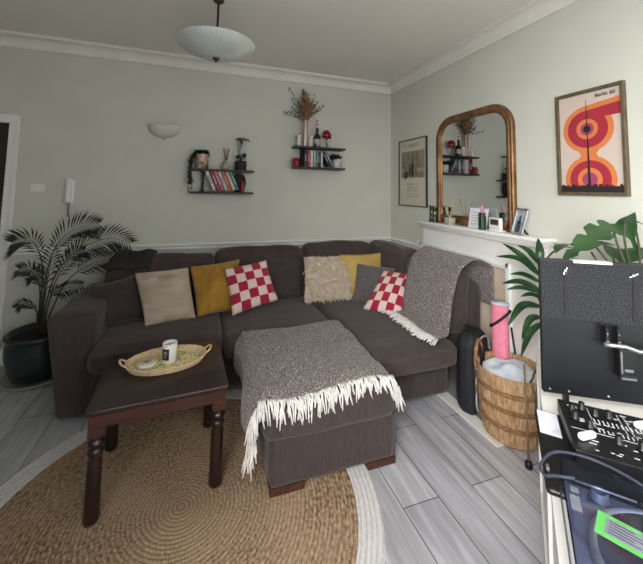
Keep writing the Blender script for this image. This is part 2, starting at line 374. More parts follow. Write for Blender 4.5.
def thing(name, label, cat, loc=(0, 0, 0), rz=0., group=None):
    o = bpy.data.objects.new(name, None); C.objects.link(o); o.empty_display_size = .05
    o.location = loc; o.rotation_euler = (0, 0, rz); return tag(o, label, cat, group)
def struct(name, mb, m, label=None, parent=None):
    o = mb.build(name, m, parent)
    if parent is None:
        o['kind'] = 'structure'; o['label'] = label; o['category'] = name.split('_')[0]
    return o
def arcpts(pts, n=8):        # Catmull-Rom through pts
    P = [Vector(p) for p in pts]; P = [P[0]*2-P[1]]+P+[P[-1]*2-P[-2]]; out = []
    for i in range(1, len(P)-2):
        for k in range(n):
            t = k/n; a, b, c, d = P[i-1], P[i], P[i+1], P[i+2]
            out.append(.5*((2*b)+(c-a)*t+(2*a-5*b+4*c-d)*t*t+(3*b-a-3*c+d)*t**3))
    out.append(P[-2]); return out
def copy_tree(o, parent=None):
    c = o.copy(); C.objects.link(c)
    if parent is not None: c.parent = parent
    for ch in list(o.children): copy_tree(ch, c)
    return c
#==PART2==

# ------------------------------------------------------------------ the setting
CH = 2.72
YF = -4.7; XL = -4.6
struct('floor', MB().box(XL, 0, YF, 0, -.05, 0), 'floor', 'grey wood-effect laminate floor of the living room')
struct('ceiling', MB().box(XL-.1, .1, YF-.1, .1, CH, CH+.08), 'ceil', 'plain off-white plaster ceiling')
wb = MB(); wb.box(-3.64, .1, 0, .1, 0, CH); wb.box(XL, -3.64, 0, .1, 1.97, CH); wb.box(XL, -4.46, 0, .1, 0, 1.97)
struct('wall_back', wb, 'wall', 'pale sage wall behind the sofa with two dark shelves')
struct('wall_right', MB().box(0, .1, YF, 0, 0, CH), 'wall', 'pale sage wall with the mirror and the fireplace')
struct('wall_left', MB().box(XL-.1, XL, YF, .1, 0, CH), 'wall', 'pale sage wall on the far left')
WZ0, WZ1, WHW = .75, 2.45, .85            # bay pane set at an angle behind the camera, and a flat pane to its right
WT = Matrix.Translation((-2.75, -4.5, 0)) @ Matrix.Rotation(math.radians(-66), 4, 'Z')
wf = MB(); wf.box(-1.85, 0, -4.7, -4.6, 0, .6); wf.box(-1.85, 0, -4.7, -4.6, 2.4, CH); wf.box(-2.5, -1.85, -4.7, -4.6, 0, CH); wf.box(-.2, 0, -4.7, -4.6, 0, CH); wf.box(XL, -3.05, -3.75, -3.65, 0, CH)
wf.box(-WHW, WHW, -.1, 0, 0, WZ0, T=WT); wf.box(-WHW, WHW, -.1, 0, WZ1, CH, T=WT); wf.box(-WHW-.1, -WHW, -.1, 0, 0, CH, T=WT); wf.box(WHW, WHW+.2, -.1, 0, 0, CH, T=WT)
struct('wall_front', wf, 'wall', 'pale wall with the bay window, behind the camera')
w = MB()
for x in (-WHW, 0, WHW): w.box(x-.03, x+.03, -.09, -.03, WZ0, WZ1, .005, T=WT)
for z in (WZ0, 1.75, WZ1): w.box(-WHW, WHW, -.085, -.035, z-.03, z+.03, .005, T=WT)
wo = struct('window_1', w, 'white', 'white framed angled bay window behind the camera')
MB().box(-WHW, WHW, -.064, -.058, WZ0, WZ1, T=WT).build('pane', 'window_glass', wo)
w = MB()
for x in (-1.85, -1.0, -.2): w.box(x-.03, x+.03, -4.69, -4.63, .6, 2.4, .005)
for z in (.6, 1.75, 2.4): w.box(-1.85, -.2, -4.685, -4.635, z-.03, z+.03, .005)
wo = struct('window_2', w, 'white', 'white framed flat window behind the camera')
MB().box(-1.85, -.2, -4.664, -4.658, .6, 2.4).build('pane', 'window_glass', wo)
# door on the left of the back wall
d = MB(); d.box(-4.46, -3.64, .008, .05, 0, 1.97)
for z0, z1 in ((.2, .85), (1.0, 1.8)):
    for x0, x1 in ((-4.34, -4.1), (-4.02, -3.78)): d.box(x0, x1, .002, .01, z0, z1, .003)
do = struct('door_1', d, 'door', 'dark brown door at the left edge of the back wall')
a = MB()
for x0, x1 in ((-3.645, -3.575), (-4.53, -4.455)):
    a.box(x0, x1, -.018, .0, 0, 1.97)
a.box(-3.60, -3.58, -.025, -.016, 0, 1.99, .003); a.box(-3.638, -3.628, -.022, -.016, 0, 1.965, .002)
a.box(-4.53, -3.575, -.018, .0, 1.965, 2.035); a.box(-4.53, -3.58, -.025, -.016, 2.008, 2.03, .003); a.box(-4.46, -3.628, -.022, -.016, 1.968, 1.98, .002)
fr = a.build('door_frame', 'white', do); fr['label'] = 'white moulded door frame'
# cornice, dado rail, skirting
def mould(prof, axis, a0, a1):      # prof (out from wall, z)
    b = MB()
    if axis == 'x': f0 = lambda o, z: (a0, -o, z); f1 = lambda o, z: (a1, -o, z)
    else: f0 = lambda o, z: (-o, a0, z); f1 = lambda o, z: (-o, a1, z)
    b.prism(prof, f0, f1); return b
cp = [(0, 2.615), (.018, 2.615), (.022, 2.63)] + [(.022+.07*(1-math.cos(t*PI/2/8)), 2.63+.065*math.sin(t*PI/2/8)) for t in range(9)] + [(.1, 2.695), (.1, CH), (0, CH)]
b = mould(cp, 'x', XL, 0); struct('trim_1', b, 'cornice', 'white coved cornice along the back wall')
b = mould(cp, 'y', YF, 0); struct('trim_2', b, 'cornice', 'white coved cornice along the right wall')
dp = [(0, .868), (.012, .868), (.016, .88), (.012, .888), (.022, .9), (.026, .912), (.02, .92), (0, .924)]
struct('trim_3', mould(dp, 'x', -3.58, 0), 'white', 'white dado rail along the back wall')
struct('trim_4', mould(dp, 'y', -.69, 0), 'white', 'short white dado rail on the right wall beside the corner')
sp = [(0, 0), (.018, 0), (.018, .11), (.01, .13), (0, .135)]
struct('baseboard_back', mould(sp, 'x', -3.58, 0), 'white', 'white skirting board of the back wall')
b = mould(sp, 'y', -.6, 0); b.prism(sp, lambda o, z: (-o, YF, z), lambda o, z: (-o, -2.0, z))
struct('baseboard_right', b, 'white', 'white skirting board of the right wall')

# ------------------------------------------------------------------ fireplace
fp = thing('fireplace', 'white painted fireplace surround with mantel shelf and tan stone inset', 'fireplace', (0, -1.36, 0))
b = MB(); b.box(-.145, -.002, -1.985, -.735, 1.155, 1.18, .006); b.box(-.12, -.002, -1.96, -.76, 1.135, 1.156, .006); b.box(-.1, -.002, -1.94, -.78, 1.115, 1.136, .008)
b.build('mantel_shelf', 'white', fp, True)
b = MB(); b.box(-.055, -.002, -1.92, -.70, .965, 1.116); b.build('frieze', 'white', fp, True)
for y0, y1 in ((-1.92, -1.68), (-.70, -.60)):
    b = MB(); b.box(-.055, -.002, y0, y1, 0, .966, .003)
    b.box(-.062, -.054, y0+.03, y1-.03, .16, .9, .004); b.box(-.07, -.002, y0, y1, .0, .13, .004); b.build('pilaster', 'white', fp, True)
b = MB()
b.box(-.075, -.002, -1.685, -.66, .935, .968, .006); b.box(-.064, -.002, -1.655, -.69, .92, .937, .004)
b.box(-.075, -.002, -1.69, -1.655, 0, .968, .006); b.box(-.064, -.002, -1.657, -1.64, 0, .93, .004); b.box(-.075, -.002, -.70, -.665, 0, .968, .006)
b.build('opening_frame', 'white', fp, True)
b = MB(); b.box(-.03, -.002, -1.64, -.70, 0, .922); q = b.build('stone_inset', 'stone', fp, True); q['label'] = 'tan stone slab inside the white surround'
hb = MB(); hb.box(-.435, -.35, -1.905, -.55, 0, .006); hb.box(-.35, -.02, -1.905, -1.82, 0, .006); hb.box(-.35, -.02, -.635, -.55, 0, .006)
q = hb.build('hearth_border', 'white', fp, True); q['label'] = 'flat white border of the hearth'
MB().box(-.35, -.076, -1.82, -.635, 0, .004).build('hearth_tile', 'slate', fp, True)

# ------------------------------------------------------------------ corner sofa
so = thing('corner_sofa', 'large dark brown cord corner sofa along the back wall', 'sofa', (-1.5, -.6, 0))
b = MB(); b.soft(-2.74, -1.08, -.93, -.1, .05, .31, .02, n=10, wob=.004); b.soft(-1.1, -.40, -1.47, -.1, .05, .315, .03, n=12, wob=.004)
b.build('base', 'sofa', so, True)
b = MB(); b.soft(-2.97, -2.71, -.935, -.1, .012, .635, .035, (.008, .012, .012), n=14, wob=.008)
for v in b.b.verts:
    t = (v.co.x+2.71)/-.26; v.co.x += max(0, t)*.085*(1-v.co.z/.63)
b.build('armrest', 'sofa', so, True)
b = MB(); b.soft(-2.8, -.3, -.22, -.1, .25, .8, .04, n=12, wob=.006); b.build('back_frame', 'sofa', so, True)
b = MB(); b.soft(-.28, -.09, -1.465, -.12, .05, .80, .05, (.01, .01, .012), n=14, wob=.008); b.build('side_back_frame', 'sofa', so, True)
def seat(x0, x1, y0, y1, z0, z1, sd):
    b = MB(); b.soft(x0, x1, y0, y1, z0, z1, .05, (.004, .015, .018), n=18, wob=.007, seed=sd); o = b.build('seat_cushion', 'sofaseat', so, True); return o
seat(-2.715, -1.915, -1.04, -.25, .29, .445, 1); seat(-1.905, -1.1, -1.08, -.25, .29, .445, 2); seat(-1.09, -.43, -1.62, -.25, .295, .452, 3)
def back(T, x0, x1, y0, y1, z0, z1, sd, bl=(.01, .035, .02)):
    b = MB(); b.soft(x0, x1, y0, y1, z0, z1, .06, bl, n=18, wob=.012, seed=sd, T=T); return b.build('back_cushion', 'sofaseat', so, True)
def tiltx(y, z, deg): return Matrix.Translation((0, y, z)) @ Matrix.Rotation(math.radians(deg), 4, 'X') @ Matrix.Translation((0, -y, -z))
def tilty(x, z, deg): return Matrix.Translation((x, 0, z)) @ Matrix.Rotation(math.radians(deg), 4, 'Y') @ Matrix.Translation((-x, 0, -z))
back(tiltx(-.3, .44, -8), -2.80, -1.965, -.42, -.22, .42, .862, 5)
back(tiltx(-.3, .44, -8), -1.955, -1.16, -.42, -.22, .42, .90, 6)
back(tiltx(-.3, .44, -8), -1.15, -.43, -.42, -.22, .42, .92, 7)
back(tilty(-.3, .44, 7), -.44, -.23, -.86, -.16, .43, .92, 8, (.035, .01, .02))
back(tilty(-.3, .44, 7), -.42, -.23, -1.475, -.87, .43, .885, 9, (.02, .01, .02))
for (x, y) in ((-2.82, -.75), (-1.2, -.9), (-1.0, -1.38), (-.5, -1.1)):
    b = MB(); b.box(x-.05, x+.05, y-.05, y+.05, .0, .06, .004); b.build('foot', 'foot', so, True)

# dark garment over the left back cushion
def jk(u, v):
    x = -2.775+.30*u; s = v*.33
    zt = .856+.012*math.sin(9*u)+.012*math.sin(PI*u)
    if s < .12: p = (x, -.07-.0*s, zt-.10+.8*s)
    elif s < .24: p = (x, -.07-(s-.12)*1.3, zt+.004-.02*(2*u-1)**4)
    else: p = (x, -.235-(s-.24)*.9-.0, zt-(s-.24)*1.0)
    n = .005*noise.noise(Vector((x*9, s*9, 3)))
    return (p[0]+.01*math.sin(9*s), p[1]-.06-.03*min(1, max(0, (s-.12)*8))+n, p[2]+.012+n)
tag(MB().grid(jk, 18, 20, .02).build('folded_garment', 'jacket', loc=(-2.62, -.2, .9)), 'dark folded garment draped over the top of the left back cushion of the sofa', 'clothing')

# ottoman
ot = thing('ottoman', 'brown cord ottoman with a loose cushion top and dark wooden feet', 'ottoman', (-1.41, -1.47, 0))
b = MB(); b.soft(-1.735, -1.05, -1.835, -1.12, .038, .28, .02, (.006, .006, 0), n=12, wob=.004); b.build('base', 'sofa', ot, True)
b = MB(); b.soft(-1.775, -1.065, -1.88, -1.11, .262, .44, .055, (.008, .015, .02), n=18, wob=.006, seed=4); b.build('cushion', 'sofa', ot, True)
for (x0, x1, y0, z0) in ((-1.73, -1.56, -1.835, .008), (-1.22, -1.055, -1.835, .008), (-1.73, -1.64, -1.24, .008), (-1.15, -1.06, -1.24, 0)):
    MB().box(x0, x1, y0, y0+.1, z0, .042, .004).build('foot', 'foot', ot, True)

# throws
def fringe(mb, roots, drop, seed):   # roots: (pos, outward dir)
    r = random.Random(seed)
    for p, d in roots:
        p = Vector(p); d = Vector(d)
        for k in range(2):
            L = drop*r.uniform(.75, 1.2); o = Vector((r.uniform(-.012, .012), r.uniform(-.012, .012), r.uniform(-.004, .004)))
            lean = Vector((r.uniform(-.03, .03), r.uniform(-.02, .02), 0))
            pts = [p+o*.3]
            for t in (.2, .45, .75, 1.):
                if L*t < .03: pts.append(p+o+d*L*t)
                else: pts.append(p+o+d*.03+d*.25*(L*t-.03)+Vector((0, 0, -1))*(L*t-.03)*.95+lean*t)
            mb.tube(pts, [.0036, .0042, .0044, .004, .0026], seg=4)
def th_pt(u, v):           # u: over the top from right to left and down; v: back to front
    s = u*.985
    y = -1.06-.775*v+.012*math.sin(u*7)
    topz = .472+.006*math.sin(11*u+5*v)+.004*math.sin(23*v)
    n = .006*noise.noise(Vector((s*6, v*6, 1)))
    if s < .06: x = -1.065; z = topz-.03-(.06-s)*.9
    elif s < .78: x = -1.07-(s-.06)*1.01; z = topz
    else:
        q = s-.78; x = -1.797-.035*min(1, q/.06)-.02*q-.014*math.sin(v*9+1)*min(1, q/.1); z = topz-.012-q*.93*(1-.12*math.sin(v*5))
    if y < -1.80: z -= (y+1.80)**2*6
    if y > -1.13: z += .0
    return Vector((x+n, y, z+n))
tw = MB().grid(th_pt, 52, 40, .01).build('throw_blanket', 'throw', loc=(-1.45, -1.45, .46))
tag(tw, 'speckled brown woven throw with white fringe spread over the ottoman', 'throw', 'speckled brown throws')
roots = []
for i in range(120):
    u = i/119; p = th_pt(u, 1.0); s = u*.985
    roots.append((p, (0, -1, -.05) if s < .78 else (-.1, -.5, -.6)))
fb = MB(); fringe(fb, roots, .105, 3)
o = fb.build('fringe', 'fringe', tw, True); o['kind'] = 'stuff'; o['label'] = 'white knotted tassel fringe'
def th2_pt(u, v):          # u: along the back (rear to front), v: behind the back, over the top and down to the seat
    s = v*1.15
    y = -.97-.57*u
    if s < .30: x, z = -.066, .62+s*.9
    elif s < .55: q = (s-.30)/.25; x = -.066-.25*q; z = .895+.06*math.sin(q*PI*.9)
    elif s < 1.02: q = (s-.55)/.47; x = -.316-.175*q**.6; z = .913-.425*q
    else: q = (s-1.02)/.13; x = -.491-.09*q; z = .488-.004*q
    t = max(0, (s-.42)/.7)
    y += -.11*t*(1-u)-.07*t*u
    n = .010*noise.noise(Vector((y*5, s*5, 7)))
    w = .008*math.sin(y*22+s*4)
    return Vector((x-.022*min(1, max(0, (s-.3)*5))+n+w*(.3 if s > .3 else 0), y+n, z+.014+n*.6))
tw2 = MB().grid(th2_pt, 40, 56, .01).build('throw_blanket', 'throw', loc=(-.3, -1.15, .7))
tag(tw2, 'speckled brown woven throw hanging over the right-hand back of the sofa', 'throw', 'speckled brown throws')
roots = [(th2_pt(i/89, 1.), (-1, -.1, .0)) for i in range(90)]
fb = MB(); r_ = random.Random(5)
for p, d in roots:
    for k in range(2):
        L = .095*r_.uniform(.6, 1.25); a = Vector((-1, r_.uniform(-1., .8), 0)).normalized()
        fb.tube([p, p+a*L*.5+Vector((0, 0, .006)), p+a*L+Vector((0, 0, -.004))], [.004, .0045, .0026], seg=4)
o = fb.build('fringe', 'fringe', tw2, True); o['kind'] = 'stuff'; o['label'] = 'cream tassel fringe lying on the seat'

# ------------------------------------------------------------------ cushions
def pillow(name, m, TL, TR, BR, BL, th, label, group='scatter cushions on the sofa', n=22, pinch=.05, wr=.006):
    TL, TR, BR, BL = map(Vector, (TL, TR, BR, BL)); nn = (TR-BL).cross(TL-BR).normalized()
    cen = (TL+TR+BR+BL)/4
    def f(sg):
        def g(u, v):
            if sg < 0: u = 1-u
            uu = .5+(u-.5)*(1-pinch*math.sin(PI*v)); vv = .5+(v-.5)*(1-pinch*math.sin(PI*u))
            p = BL*(1-uu)*(1-vv)+BR*uu*(1-vv)+TR*uu*vv+TL*(1-uu)*vv
            a = max(0, math.sin(PI*u)*math.sin(PI*v))
            h = th*a**.5
            h += wr*noise.noise(Vector((p.x*7, p.y*7, p.z*16)))*min(1, a*4)
            return p+nn*sg*h
        return g
    b = MB(); b.grid(f(1), n, n); b.grid(f(-1), n, n)
    bmesh.ops.remove_doubles(b.b, verts=b.b.verts[:], dist=.0008)
    base = Vector((cen.x, cen.y, min(BL.z, BR.z)))
    o = b.build(name, m, loc=base); tag(o, label, 'cushion', group); return o, f(1), nn
pillow('scatter_cushion', 'darkcush', (-2.86, -.565, .715), (-2.565, -.44, .755), (-2.43, -.61, .465), (-2.73, -.69, .465), .05, 'dark brown velvet cushion against the left arm of the sofa')
pillow('scatter_cushion', 'beige', (-2.575, -.47, .775), (-2.18, -.46, .795), (-2.10, -.69, .46), (-2.44, -.745, .455), .06, 'beige crinkled linen cushion on the left seat of the sofa', wr=.026, pinch=.03, n=34)
pillow('scatter_cushion', 'mustard', (-2.17, -.46, .80), (-1.765, -.42, .835), (-1.80, -.64, .47), (-2.09, -.69, .465), .06, 'mustard velvet cushion between the beige one and the left check one', wr=.02)
pillow('scatter_cushion', 'check', (-1.90, -.54, .785), (-1.545, -.51, .835), (-1.455, -.65, .525), (-1.835, -.74, .465), .06, 'red and white check cushion leaning on the mustard velvet one')
o, f1, nn = pillow('scatter_cushion', 'shag', (-1.19, -.46, .835), (-.735, -.46, .835), (-.78, -.62, .47), (-1.215, -.60, .465), .06, 'cream shaggy long-pile cushion in the middle of the sofa')
tb = MB()
for k in range(2600):
    u, v = rnd.random(), rnd.random(); p = f1(u, v)
    d = (nn+Vector((rnd.uniform(-.7, .7), rnd.uniform(-.7, .7), rnd.uniform(-1.1, .4)))).normalized()
    L = rnd.uniform(.022, .046); tb.tube([p-nn*.003, p+d*L*.6, p+d*L+Vector((0, 0, -.006))], [.0035, .0034, .0012], seg=3, cap=False)
q = tb.build('shag_pile', 'shag', o, True); q['kind'] = 'stuff'
pillow('scatter_cushion', 'yellow', (-.85, -.50, .85), (-.34, -.50, .852), (-.40, -.60, .465), (-.82, -.60, .465), .045, 'pale yellow cotton cushion standing behind the grey furry one')
pillow('scatter_cushion', 'grey', (-.69, -.55, .77), (-.42, -.78, .76), (-.48, -.90, .47), (-.79, -.66, .465), .055, 'grey furry cushion between the yellow one and the right check one')
pillow('scatter_cushion', 'check', (-.525, -.765, .745), (-.305, -.90, .735), (-.60, -1.15, .47), (-.80, -.90, .475), .05, 'red and white check cushion leaning at an angle on the right-hand chaise')
#==PART3==

# ------------------------------------------------------------------ rug
RC = (-2.12, -1.75, 0)
rg = thing('round_rug', 'large round braided jute rug with a pale border under the coffee table', 'rug', RC)
pf = []; R0 = .80; NR = 44
for k in range(NR):
    r0 = R0*k/NR; r1 = R0*(k+1)/NR; dr = r1-r0
    pf += [(r0 if k else 0, .0045), (r0+dr*.3, .0072), (r0+dr*.7, .0072)]
pf += [(R0, .0045), (R0, 0)]
MB().lathe(pf, seg=128).build('jute_spiral', 'jute', rg)
pf = []
for k in range(5):
    r0 = R0+.11*k/5; dr = .022; pf += [(r0, .0045), (r0+dr*.3, .0074), (r0+dr*.7, .0074)]
pf = [(R0, 0)]+pf+[(.91, .004), (.912, 0)]
MB().lathe(pf, seg=128).build('border', 'rugedge', rg)
RZ = .0078

# ------------------------------------------------------------------ coffee table and tray
ct = thing('coffee_table', 'dark mahogany coffee table with turned legs standing on the jute rug', 'table', (-2.24, -1.465, RZ), math.radians(3.5))
b = MB(); b.box(-.30, .30, -.268, .268, .456, .476, .006); b.box(-.292, .292, -.26, .26, .446, .458, .004); b.build('tabletop', 'mahogtop', ct)
for (x0, x1, y0, y1) in ((-.25, .25, -.25, -.228), (-.25, .25, .228, .25), (-.285, -.263, -.22, .22), (.263, .285, -.22, .22)):
    MB().box(x0, x1, y0, y1, .392, .447, .003).build('apron', 'mahog', ct)
for sx in (-1, 1):
    for sy in (-1, 1):
        b = MB(); x, y = sx*.257, sy*.222
        b.box(x-.031, x+.031, y-.031, y+.031, .355, .447, .003); b.mi = 1
        pr = [(0, 0), (.031, 0), (.034, .015), (.0325, .04), (.029, .255), (.026, .27), (.03, .277), (.033, .287), (.03, .298), (.024, .305), (.029, .313), (.034, .323), (.03, .334), (.024, .34), (.028, .348), (.031, .356), (0, .356)]
        b.lathe(pr, (x, y, 0), seg=16); b.build('leg', ['mahog', 'mahogdark'], ct)
TZ = RZ+.476
tr = thing('serving_tray', 'oval woven rattan tray with painted base on the coffee table', 'tray', (-2.235, -1.40, TZ), math.radians(6))
tr.scale = (.9, .9, .72)
def ell(t, a, b, z): return (a*math.cos(t), b*math.sin(t), z)
b = MB(); b.lathe([(0, .0), (.97, .0), (1., .006), (.96, .009), (0, .009)], seg=48, T=Matrix.Diagonal((.205, .135, 1, 1))); b.build('tray_base', 'traypat', tr)
b = MB(); n = 48
for k in range(5):
    sc_ = 1+.024*k
    b.tube([ell(2*PI*i/n, .205*sc_, .135*sc_*1.01, .008+.0085*k+.0012*math.sin(i*PI+k)) for i in range(n+1)], .0062, seg=6)
for i in range(72):
    t = 2*PI*i/72; b.tube([ell(t, .204, .134, .004), ell(t+.07, .227, .15, .05)], .0038, seg=4)
b.build('woven_rim', 'rattan', tr)
for s in (-1, 1):
    pts = [(s*.222, -.035, .045), (s*.242, -.032, .062), (s*.252, -.014, .075), (s*.254, 0, .078), (s*.252, .014, .075), (s*.242, .032, .062), (s*.222, .035, .045)]
    MB().tube(arcpts(pts, 4), .0058, seg=8).build('handle', 'rattan', tr)
cd = thing('jar_candle', 'white jar candle with a navy label standing in the rattan tray', 'candle', (-2.225, -1.395, TZ+.0075), math.radians(-28))
MB().lathe([(0, 0), (.034, 0), (.037, .004), (.038, .10), (.035, .101), (.034, .082), (0, .082)], seg=32).build('jar', 'candlew', cd)
MB().lathe([(0, .083), (.0335, .083), (.0335, .0845), (0, .0845)], seg=24).build('wax', 'wax', cd)
MB().tube([(0, 0, .083), (.001, 0, .095)], .0012, seg=5).build('wick', 'blackp', cd)
b = MB(); b.lathe([(.0384, .02), (.039, .02), (.039, .078), (.0384, .078)], seg=10, a0=-PI/2-.62, a1=-PI/2+.5)
b.build('label', 'navy', cd)
b = MB()
for k, (z, w) in enumerate(((.062, .2), (.056, .3), (.045, .25), (.033, .18))):
    b.lathe([(.0391, z), (.0394, z), (.0394, z+.0022), (.0391, z+.0022)], seg=6, a0=-PI/2-.06-w, a1=-PI/2-.06+w)
b.build('label_print', 'white_ink', cd)
tn = thing('round_trinket_box', 'small round white box with a yellow sun lid in the rattan tray', 'box', (-2.335, -1.415, TZ+.0075))
MB().lathe([(0, 0), (.043, 0), (.047, .005), (.047, .018), (.044, .02), (0, .02)], seg=32).build('body', 'candlew', tn)
b = MB(); b.lathe([(0, .0205), (.0145, .0205), (0.0145, .0212), (0, .0212)], seg=16)
for k in range(12):
    a = 2*PI*k/12; c0, s0 = math.cos(a), math.sin(a)
    b.prism([(.017, -.003), (.034, 0), (.017, .003)], lambda u, v, c=c0, s=s0: (u*c-v*s, u*s+v*c, .0203), lambda u, v, c=c0, s=s0: (u*c-v*s, u*s+v*c, .0212))
b.build('sun_motif', 'yellow', tn)
MB().lathe([(.037, .0203), (.041, .0203), (.041, .021), (.037, .021)], seg=32).build('lid_ring', 'rattan', tn)

# ------------------------------------------------------------------ pendant, sconce, intercom, switch
pd = thing('pendant_light', 'opal ribbed glass bowl pendant on a metal rod below the ceiling', 'ceiling light', (-2.045, -1.2, CH))
MB().lathe([(0, 0), (.036, 0), (.038, -.006), (.028, -.018), (.012, -.026), (0, -.026)], seg=24).build('ceiling_rose', 'brass', pd)
MB().tube([(0, 0, -.02), (0, 0, -.41)], .0075, seg=10).build('rod', 'brass', pd)
rib = lambda a, z: 1+.006*math.cos(a*48)
MB().lathe([(.012, -.372), (.06, -.367), (.13, -.352), (.19, -.328), (.232, -.30), (.25, -.277), (.252, -.273), (.248, -.271), (.228, -.292), (.185, -.32), (.12, -.343), (.05, -.356), (.012, -.36)], seg=192, ruf=rib, c=(0, 0, -.033)).build('glass_bowl', 'opal', pd)
MB().lathe([(0, -.402), (.006, -.4), (.009, -.392), (.02, -.382), (.024, -.372), (.012, -.368), (0, -.368)], seg=16, c=(0, 0, -.033)).build('finial', 'brass', pd)
sn = thing('wall_sconce', 'white plaster half-bowl uplighter on the back wall left of the shelves', 'wall light', (-2.465, 0, 1.92))
MB().lathe([(.0, -.002), (.04, .002), (.075, .014), (.108, .034), (.13, .058), (.142, .084), (.148, .104), (.15, .112), (.143, .114), (.13, .082), (.1, .05), (.06, .028), (.0, .02)], seg=28, a0=PI, a1=2*PI, sy=.85).build('bowl', 'plaster', sn)
MB().box(-.05, .05, -.012, -.001, .03, .09, .003).build('back_plate', 'plaster', sn)
MB().lathe([(0, -.018), (.018, -.012), (.03, 0.0), (.026, .012), (0, .014)], seg=20, a0=PI, a1=2*PI).build('boss', 'plaster', sn)
ic = thing('intercom_phone', 'white door-entry handset on the back wall above the palm', 'phone', (-3.185, 0, 1.285))
ic.scale = (.68, .8, .8)
MB().soft(-.05, .05, -.035, -.001, .01, .27, .02, n=8).build('base_plate', 'plastic', ic)
b = MB(); b.soft(-.03, .025, -.075, -.035, 0.03, .285, .018, (.002, .004, .0), n=10); b.soft(-.034, .03, -.082, -.045, .21, .288, .02, n=8); b.soft(-.034, .03, -.082, -.045, .02, .095, .02, n=8); b.build('handset', 'plastic', ic)
b = MB(); pts = []
for k in range(120):
    t = k/119; y = -.045+.02*math.sin(t*PI); z = .02-.15*math.sin(t*PI) if t < .5 else .02-.15*math.sin(t*PI)
    x = -.01+(.022*t); a = k*1.3; pts.append((x+.006*math.cos(a), y+.006*math.sin(a), z))
b.tube(pts, .0032, seg=5); b.build('curly_cord', 'cord', ic)
sw = thing('light_switch', 'white double light switch plate beside the door', 'switch', (-3.42, 0, 1.385))
MB().box(-.05, .05, -.009, -.001, .008, .074, .003).build('plate', 'plastic', sw)
for x in (-.024, .024): MB().box(x-.008, x+.008, -.014, -.008, .028, .052, .002).build('rocker', 'plastic', sw)

# ------------------------------------------------------------------ pictures
wp = thing('framed_wine_poster', 'thin dark framed pale poster of wine bottles left of the mirror', 'picture', (-.001, -.452, 1.300))
def yz(b, y0, y1, z0, z1, x0, x1, bev=0): b.box(x0, x1, y0, y1, z0, z1, bev); return b
b = MB(); W_, H_ = .25, .715
for (y0, y1, z0, z1) in ((-W_, W_, 0, .008), (-W_, W_, H_-.008, H_), (-W_, -W_+.008, 0, H_), (W_-.008, W_, 0, H_)): yz(b, y0, y1, z0, z1, -.022, 0, .002)
b.build('frame', 'blackframe', wp)
yz(MB(), -W_+.01, W_-.01, .01, H_-.01, -.012, -.004).build('poster_paper', 'winepaper', wp)
b = MB(); b.box(-.0132, -.0125, -W_+.035, W_-.05, .30, .585); b.mi = 1; b.box(-.0136, -.013, -W_+.035, W_-.05, .36, .40)
b.mi = 2
def bottle2d(b, y, z, w, h):
    pr = [(-w, 0), (w, 0), (w, h*.58), (w*.35, h*.74), (w*.35, h), (-w*.35, h), (-w*.35, h*.74), (-w, h*.58)]
    b.prism([(p[0], p[1]) for p in pr], lambda u, v: (-.0134, y+u, z+v), lambda u, v: (-.0142, y+u, z+v))
for y, z, w, h in ((.12, .29, .018, .13), (.05, .32, .014, .13), (-.01, .31, .024, .2), (.09, .31, .012, .1), (-.07, .32, .009, .12), (.02, .33, .01, .15)): bottle2d(b, y, z, w, h)
b.build('printed_picture', ['winephoto', 'wineband', 'winedark'], wp)
def strokes(b, y0, y1, z, h, seed, x, wd=.012):   # a row of small upright letter-like strokes
    r = random.Random(seed); y = y0
    while y > y1:
        k = r.random()
        if k < .12: y -= wd*1.0; continue
        b.box(x-.0006, x, y-wd*.22, y, z, z+h)
        if k < .5: b.box(x-.0006, x, y-wd*.62, y, z+h*.8, z+h)
        if k > .3: b.box(x-.0006, x, y-wd*.62, y, z, z+h*.2)
        if k > .62: b.box(x-.0006, x, y-wd*.62, y-wd*.42, z, z+h)
        y -= wd
b = MB(); strokes(b, .2, -.16, .628, .035, 4, -.0122, .026)
for z, h, wd, a in ((.225, .016, .014, .12), (.19, .012, .011, .11), (.16, .008, .008, .12), (.125, .008, .008, .13), (.1, .008, .008, .1)): strokes(b, a-.02, -a+.01, z, h, int(z*1000), -.0122, wd)
b.build('printed_text', 'wineink', wp)

bp = thing('framed_retro_poster', 'olive wood framed orange and crimson television tower poster on the right wall', 'picture', (-.001, -2.196, 1.449))
b = MB(); W_, H_ = .183, .612
for (y0, y1, z0, z1) in ((-W_, W_, 0, .02), (-W_, W_, H_-.02, H_), (-W_, -W_+.017, .018, H_-.018), (W_-.017, W_, .018, H_-.018)): yz(b, y0, y1, z0, z1, -.026, 0, .003)
b.build('frame', 'oakframe', bp)
PW, PH = .33, .572
yz(MB(), -PW/2-.004, PW/2+.004, .018, H_-.018, -.010, -.003).build('poster_paper', 'paper', bp)
b = MB()
def fl(poly, lay, mi):     # poly in paper metres, u from left, v from bottom
    b.mi = mi; x = -.0102-.00035*lay
    cl = []
    for u, v in poly: cl.append((min(max(u, 0), PW), min(max(v, 0), PH)))
    b.prism(cl, lambda u, v: (x, PW/2-u, .02+v), lambda u, v: (x-.0003, PW/2-u, .02+v))
def disk(u, v, r, lay, mi, half=False):
    n = 56; fl([(u+r*math.cos(2*PI*k/n), max(v+r*math.sin(2*PI*k/n), .025)) for k in range(n)], lay, mi)
cu, c1, c2 = .155, .362, .072
disk(cu, c1, .136, 1, 0); disk(cu+.005, c2, .136, 1, 0)
fl([(cu-.06, c1-.115), (cu-.038, c1-.145), (cu-.055, c2+.11), (cu+.06, c2+.11), (cu+.043, c1-.145), (cu+.065, c1-.115)], 1.5, 0)
fl([(cu-.01, c1+.136), (PW, c1+.158), (PW, c1+.06), (cu+.08, c1+.06)], 2, 0)
